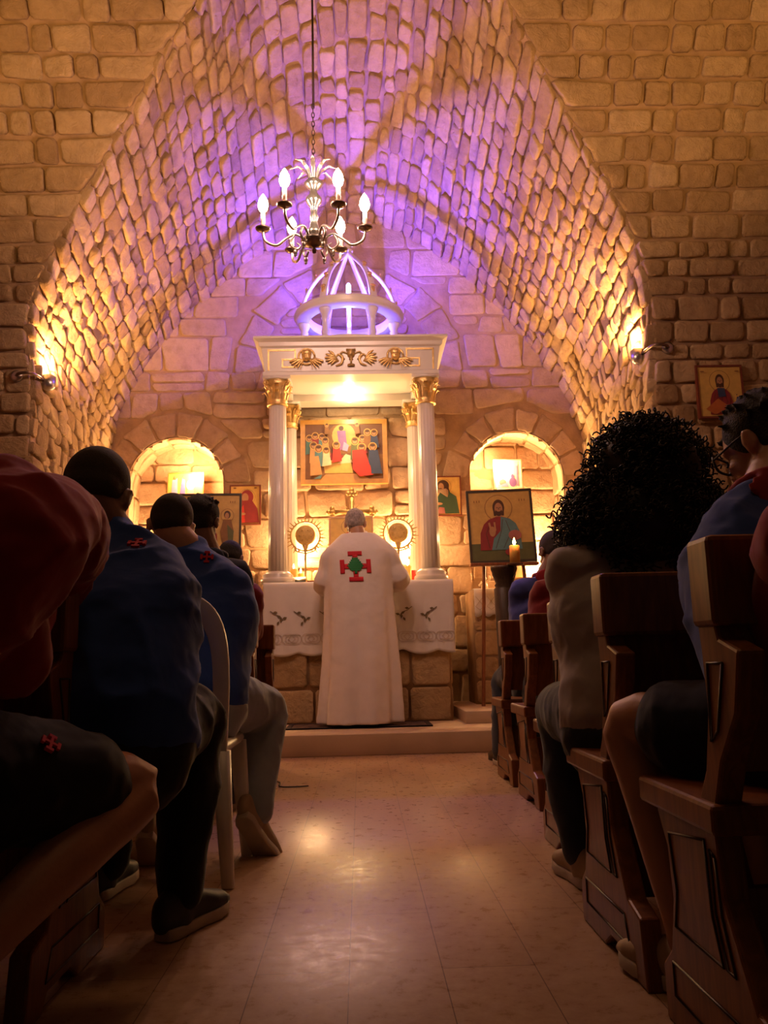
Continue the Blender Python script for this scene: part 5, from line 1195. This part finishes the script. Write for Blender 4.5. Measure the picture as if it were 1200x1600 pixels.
# 1. man in the royal blue shirt, seated on the nearest left pew
Y2 = 2.12
J = dict(pelvis=P(185, 1150, Y2), waist=P(190, 1040, Y2+.02), chest=P(188, 945, Y2+.10), neck=P(175, 845, Y2+.22), head=P(152, 762, Y2+.24), fw=N_((-.12, 1, -.55)), up=N_((0, .55, 1)), lat=N_((1, -.12, 0)),
 sh=[P(100, 895, Y2+.18), P(240, 888, Y2+.16)], el=[P(90, 1040, Y2+.30), P(268, 1015, Y2+.10)], wr=[P(170, 1060, Y2+.50), P(258, 1082, Y2+.36)],
 hip=[P(150, 1165, Y2+.02), P(232, 1150, Y2+.02)], kn=[P(185, 1110, Y2+.48), P(305, 1118, Y2+.30)], an=[V((-.80, 2.75, .087)), V((-.49, 2.36, .087))])
r_, bd, st = figure('heavy man in royal blue shirt and black trousers, seated left of aisle, seen from behind', J, 'skin_dark', 'blue', 'black_cloth', 'hair_short', 1.06, 1.14, voxel=.009, shoes='shoe_dark', shoe_dirs=[(N_((.1, 1, 0)), Z), (N_((.42, 1, 0)), Z)], fold=.014)
badge(st, P(212, 816, Y2+.045), X, (0, .8, .5))
# 2. person in red bending forward at the left edge
Y1 = 1.50
J = dict(pelvis=V((-.90, 1.46, .56)), waist=V((-.88, 1.48, .70)), chest=P(-60, 830, 1.55), neck=P(55, 800, 1.78), head=P(75, 860, 1.93), fw=N_((.1, .6, -1)), up=N_((.2, .9, .5)), lat=N_((1, -.55, 0)),
 sh=[P(5, 790, 1.50), P(98, 835, 1.72)], el=[P(12, 1030, 1.58), P(95, 905, 1.98)], wr=[P(50, 915, 1.80), P(40, 940, 1.95)],
 hip=[V((-.92, 1.56, .50)), V((-.80, 1.50, .52))], kn=[V((-.75, 1.95, .50)), P(212, 1232, 1.85)], an=[V((-.95, 1.55, .12)), V((-.72, 1.28, .15))], curl=.6)
J['chest'] = P(-35, 850, 1.52)
r_, bd, st = figure('person in a dark red top and black shorts bowed low at left frame edge', J, 'skin_leg', 'red', 'black_cloth', 'hair', 1.12, 1.0, shorts=.72, shoe_dirs=[(Yv, Z), (N_((0, 1, -.4)), N_((0, .4, 1)))], voxel=.009, fold=.016)
badge([c for c in r_.children if c.name.startswith('shorts')][0], P(97, 1143, 1.60), (1, .3, -.2), (0, 1, .1), s_=.8)
# 3. man in navy shirt and light jeans on the white chair
Y3 = 3.05
J = dict(pelvis=P(300, 1090, Y3-.02), waist=P(305, 1030, Y3), chest=P(315, 960, Y3+.08), neck=P(295, 868, Y3+.16), head=P(268, 812, Y3+.18), fw=N_((-.28, 1, -.40)), up=N_((0, .40, 1)), lat=N_((1, -.1, 0)),
 sh=[P(240, 900, Y3+.10), P(360, 920, Y3+.08)], el=[P(222, 1010, Y3+.2), P(366, 1030, Y3+.16)], wr=[P(300, 1060, Y3+.4), P(372, 1065, Y3+.36)],
 hip=[P(272, 1090, Y3), P(328, 1090, Y3)], kn=[P(290, 1085, Y3+.42), P(415, 1108, Y3+.34)], an=[P(236, 1296, 3.12), P(398, 1272, 3.22)])
r_, bd, st = figure('man in navy shirt and pale jeans on the white plastic chair, foot tucked back', J, 'skin', 'blue', 'jeans', 'hair_short', 1.10, 1.02, voxel=.012, shoes='shoe_tan', shoe_dirs=[(N_((-.1, .7, -.7)), N_((0, .7, .7))), (N_((.35, .55, -.75)), N_((.1, .75, .6)))])
badge(st, P(322, 864, Y3+.02), X, (0, .8, .5))
# 4. dark-haired one further on
Y4 = 3.85
def spiky(root, hd, fw, up, s_, body):
    up2 = N_(up-fw*up.dot(fw)); rt = fw.cross(up2); mb = MB(); q = random.Random(3)
    mb.ell(hd-fw*.012+up2*.012, rt*.088, fw*.100, up2*.100, 28, 18); mb.ell(hd-fw*.04-up2*.035, rt*.076, fw*.066, up2*.068)
    for k in range(60):
        a, b = q.uniform(0, 2*PI), q.uniform(.1, 1); d = N_(rt*math.cos(a)*math.sqrt(1-b*b)+fw*math.sin(a)*math.sqrt(1-b*b)+up2*b); p = hd-fw*.012+up2*.012+V(d)*.088
        mb.tube([p, p+d*.018+fw*.006], [.009, .004], 6)
    mb.build('hair', 'hair', root, voxel=.006, sm=1)
J = dict(pelvis=P(322, 1075, Y4), waist=P(328, 1020, Y4+.02), chest=P(332, 950, Y4+.08), neck=P(325, 872, Y4+.12), head=P(315, 808, Y4+.15), fw=N_((.15, 1, -.25)), up=N_((0, .25, 1)), lat=X,
 sh=[P(280, 900, Y4+.08), P(366, 900, Y4+.08)], el=[P(270, 990, Y4+.1), P(378, 985, Y4+.1)], wr=[P(300, 1030, Y4+.3), P(360, 1030, Y4+.35)],
 hip=[P(300, 1075, Y4), P(345, 1075, Y4)], kn=[P(300, 1070, Y4+.42), P(350, 1070, Y4+.42)], an=[V((-.82, Y4+.40, .10)), V((-.62, Y4+.40, .10))])
r_, bd, st = figure('dark-haired person in a dark top with neckerchief, beyond the man on white chair', J, 'skin_dark', 'navy', 'navy', 'hair', 1.0, 1.0, hairfn=spiky, voxel=.013)
def scarf(st, nk, hb, lat, bk, mat, b=1.0, tail=.20, name='neckerchief'):
    """rolled cloth round the collar with a triangle hanging down the back (bk: backwards)"""
    nd = N_(hb-nk); a_ = nd.cross(lat); mb = MB()
    mb.tube([nk+nd*.012+lat*.084*b*math.cos(2*PI*i/20)+a_*.080*b*math.sin(2*PI*i/20) for i in range(21)], .018, 10, caps=False)
    mb.loft([(nk+bk*.085*b, lat*.10*b, bk*.014), (nk+bk*.12*b-Z*tail*.5, lat*.06*b, bk*.012), (nk+bk*.125*b-Z*tail, lat*.008*b, bk*.01)], 14)
    mb.build(name, mat, st, voxel=.008, sm=3)
scarf(st, J['neck'], J['head'], X, -Yv, 'navy')
# 5. red sleeve far left
Y5 = 5.15
J = dict(pelvis=P(352, 1060, Y5), waist=P(356, 1010, Y5+.02), chest=P(362, 965, Y5+.05), neck=P(362, 905, Y5+.1), head=P(360, 868, Y5+.16), fw=N_((0, 1, -.6)), up=N_((0, .6, 1)), lat=X,
 sh=[P(326, 925, Y5+.05), P(391, 930, Y5+.05)], el=[P(320, 985, Y5+.1), P(397, 985, Y5+.1)], wr=[P(345, 1020, Y5+.3), P(375, 1020, Y5+.3)],
 hip=[P(335, 1060, Y5), P(365, 1060, Y5)], kn=[P(335, 1062, Y5+.42), P(368, 1062, Y5+.42)], an=[V((-.95, Y5+.42, .10)), V((-.78, Y5+.42, .10))])
figure('person in a red top bowed in a far left pew, mostly hidden', J, 'skin_dark', 'maroon', 'navy', 'hair', .95, .95, voxel=.014)

# 6. person with huge curly hair, grey shirt, dark jeans
Y6 = 2.38
def curls(root, hd, fw, up, s_, body):
    q = random.Random(11); mb = MB(); c0 = P(1000, 775, Y6+.10); u6 = 1/SC(1000, 775, Y6+.1)
    blobs = [(P(1012, 738, Y6+.1), 88, 105, 92), (P(1018, 810, Y6+.06), 100, 100, 82), (P(945, 798, Y6+.12), 52, 80, 66), (P(1068, 812, Y6+.06), 50, 80, 74), (P(1004, 705, Y6+.1), 58, 85, 62), (P(912, 812, Y6+.16), 26, 60, 40)]
    for c, a, b, z_ in blobs: mb.ell(c, X*a*u6*.93, Yv*b*u6*.70, Z*z_*u6*.93)
    core = mb.build('hair', 'hair_curl', root, voxel=.011, sm=3)
    mb = MB()
    for k in range(2900):
        c, a, b, z_ = q.choice(blobs); th, cz_ = q.uniform(0, 2*PI), q.uniform(-.95, 1); rr_ = math.sqrt(1-cz_*cz_)
        d = V((math.cos(th)*rr_, math.sin(th)*rr_, cz_)); p = c+V((d.x*a*u6, d.y*b*u6*.75, d.z*z_*u6))*q.uniform(.95, 1.01)
        if d.y > .55: continue
        ax_ = N_(V((d.x, d.y, d.z*.3))*.55+V((q.uniform(-.5, .5), q.uniform(-.5, .5), -q.uniform(.1, 1)))); o1 = ax_.orthogonal().normalized(); o2 = ax_.cross(o1); R_ = q.uniform(.005, .011); L_ = q.uniform(.035, .07); ph = q.uniform(0, 6)
        pts = [p+ax_*L_*i/14+(o1*math.cos(ph+i*1.0)+o2*math.sin(ph+i*1.0))*R_ for i in range(15)]; mb.tube(pts, .0026, 4, caps=False)
    g = mb.build('curly_strands', 'hair_curl', core); g['kind'] = 'stuff'
J = dict(pelvis=P(978, 1115, Y6+.02), waist=P(975, 1040, Y6+.05), chest=P(965, 950, Y6+.10), neck=P(985, 860, Y6+.14), head=P(1000, 772, Y6+.15), fw=N_((-.1, 1, -.35)), up=N_((0, .35, 1)), lat=N_((1, .15, 0)),
 sh=[P(896, 890, Y6+.10), P(1062, 890, Y6+.08)], el=[P(912, 1000, Y6+.22), P(1085, 1000, Y6+.1)], wr=[P(925, 1045, Y6+.50), P(1020, 1040, Y6+.45)],
 hip=[P(925, 1118, Y6+.06), P(1020, 1120, Y6+.06)], kn=[P(876, 1112, Y6+.36), P(1000, 1080, Y6+.48)], an=[V((.675, 2.70, .087)), V((.93, 2.85, .087))])
r_, bd, st = figure('person with huge dark curly hair, grey shirt and dark jeans, seated right of aisle', J, 'skin', 'grey', 'dark_jeans', 'hair', 1.02, 1.0, hairfn=curls, voxel=.010, shoes='shoe_tan', shoe_dirs=[(N_((-.1, 1, 0)), Z), (Yv, Z)], fold=.013, long_hem=.03)
# 7. glasses, blue shirt, navy shorts
Y7 = 1.66
J = dict(pelvis=V((.92, 1.55, .56)), waist=P(1235, 1030, Y7-.02), chest=P(1212, 900, Y7+.06), neck=P(1205, 775, Y7+.14), head=P(1192, 682, Y7+.22), fw=N_((-.62, 1, -.42)), up=N_((-.1, .40, 1)), lat=N_((1, .1, 0)),
 sh=[P(1150, 825, Y7+.12), P(1290, 825, Y7+.05)], el=[P(1185, 985, Y7+.1), P(1320, 990, Y7+.1)], wr=[P(1170, 1060, Y7+.30), P(1230, 1060, Y7+.32)],
 hip=[V((.83, 1.60, .53)), V((1.02, 1.56, .53))], kn=[P(984, 1128, 1.87), V((.90, 2.02, .54))], an=[V((.665, 1.83, .090)), V((.92, 1.95, .087))])
r_, bd, st = figure('person with glasses in blue shirt and navy shorts, bare leg beside the nearest right pew', J, 'skin', 'blue', 'navy', 'hair', 1.0, 1.0, hairfn=spiky, shorts=.70, voxel=.009, shoes='shoe_tan', shoe_dirs=[(N_((-.35, 1, 0)), Z), (Yv, Z)], fold=.014)
bd['label'] = 'bare skin with visible knee and calf'
hd, fw, up = J['head'], N_(J['fw']), N_(J['up']); up2 = N_(up-fw*up.dot(fw)); rt = fw.cross(up2)
gl = MB()
for g in (-1, 1):
    c = hd+fw*.104-up2*.030+rt*g*.034; rr_ = [(.026, .019), (.027, .0), (.022, -.018), (0, -.021), (-.022, -.018), (-.027, 0), (-.026, .019), (0, .021)]
    gl.tube([c+rt*a+up2*b for a, b in rr_+rr_[:1]], .0032, 8, caps=False, sub=2); gl.tube([c+rt*g*.026+up2*.012, hd+fw*.03+rt*g*.082-up2*.02, hd-fw*.01+rt*g*.084-up2*.018], .0028, 6)
gl.tube([hd+fw*.106-up2*.024-rt*.009, hd+fw*.108-up2*.022+rt*.009], .003, 6)
gl.build('glasses', 'black', r_)
scarf(st, J['neck'], J['head'], N_((1, .1, 0)), -Yv, 'red', 1.0, .16)
# 8. red sleeve and hand at the right edge
J = dict(pelvis=V((1.02, 1.12, .52)), waist=V((1.0, 1.12, .70)), chest=V((.98, 1.14, .92)), neck=V((.98, 1.2, 1.13)), head=V((.98, 1.27, 1.24)), fw=N_((0, 1, -.5)), up=N_((0, .5, 1)), lat=X,
 sh=[P(1285, 830, 1.20), V((1.16, 1.16, 1.02))], el=[P(1232, 930, 1.34), V((1.22, 1.28, .85))], wr=[P(1215, 1010, 1.42), V((1.05, 1.5, .80))],
 hip=[V((.95, 1.15, .50)), V((1.10, 1.15, .50))], kn=[V((.95, 1.30, .52)), V((1.12, 1.30, .52))], an=[V((.95, 1.22, .11)), V((1.12, 1.22, .11))])
figure('person in red at the right frame edge, only a sleeve and wrist showing', J, 'skin', 'red', 'navy', 'hair', 1.0, 1.0, voxel=.010, shoe_dirs=[(Yv, Z), (Yv, Z)])
# 9. blue shirt with red neckerchief, further pew
Y9 = 5.18
J = dict(pelvis=P(850, 1062, Y9), waist=P(852, 1020, Y9), chest=P(850, 965, Y9+.06), neck=P(856, 902, Y9+.10), head=P(864, 856, Y9+.12), fw=N_((-.3, 1, -.35)), up=N_((0, .35, 1)), lat=X,
 sh=[P(818, 925, Y9+.06), P(890, 920, Y9+.06)], el=[P(812, 985, Y9+.1), P(900, 985, Y9+.1)], wr=[P(820, 1030, Y9+.35), P(860, 1030, Y9+.35)],
 hip=[P(832, 1065, Y9), P(866, 1065, Y9)], kn=[P(790, 1062, Y9+.34), P(845, 1060, Y9+.36)], an=[V((.90, Y9+.30, .087)), V((1.15, Y9+.35, .087))])
r_, bd, st = figure('person in deep blue shirt with a red neckerchief, seated near the candle pedestal', J, 'skin_dark', 'purple_blue', 'dark_jeans', 'hair_short', 1.12, 1.12, voxel=.013)
scarf(st, J['neck'], J['head'], X, -Yv, 'red', 1.05, .30)
# 10. person in red between them
YX = 4.42
J = dict(pelvis=P(884, 1065, YX), waist=P(882, 1020, YX), chest=P(880, 965, YX+.05), neck=P(886, 905, YX+.10), head=P(892, 858, YX+.12), fw=N_((-.1, 1, -.3)), up=N_((0, .3, 1)), lat=X,
 sh=[P(850, 925, YX+.05), P(918, 925, YX+.05)], el=[P(846, 985, YX+.1), P(925, 985, YX+.1)], wr=[P(852, 1030, YX+.35), P(905, 1030, YX+.35)],
 hip=[P(864, 1070, YX), P(904, 1070, YX)], kn=[P(838, 1070, YX+.28), P(880, 1066, YX+.34)], an=[V((.95, YX+.26, .087)), V((1.12, YX+.30, .087))])
figure('person in maroon top sitting directly beyond the grey shirt, head lost in curly hair', J, 'skin_dark', 'maroon', 'dark_jeans', 'hair', .98, 1.0, voxel=.013)
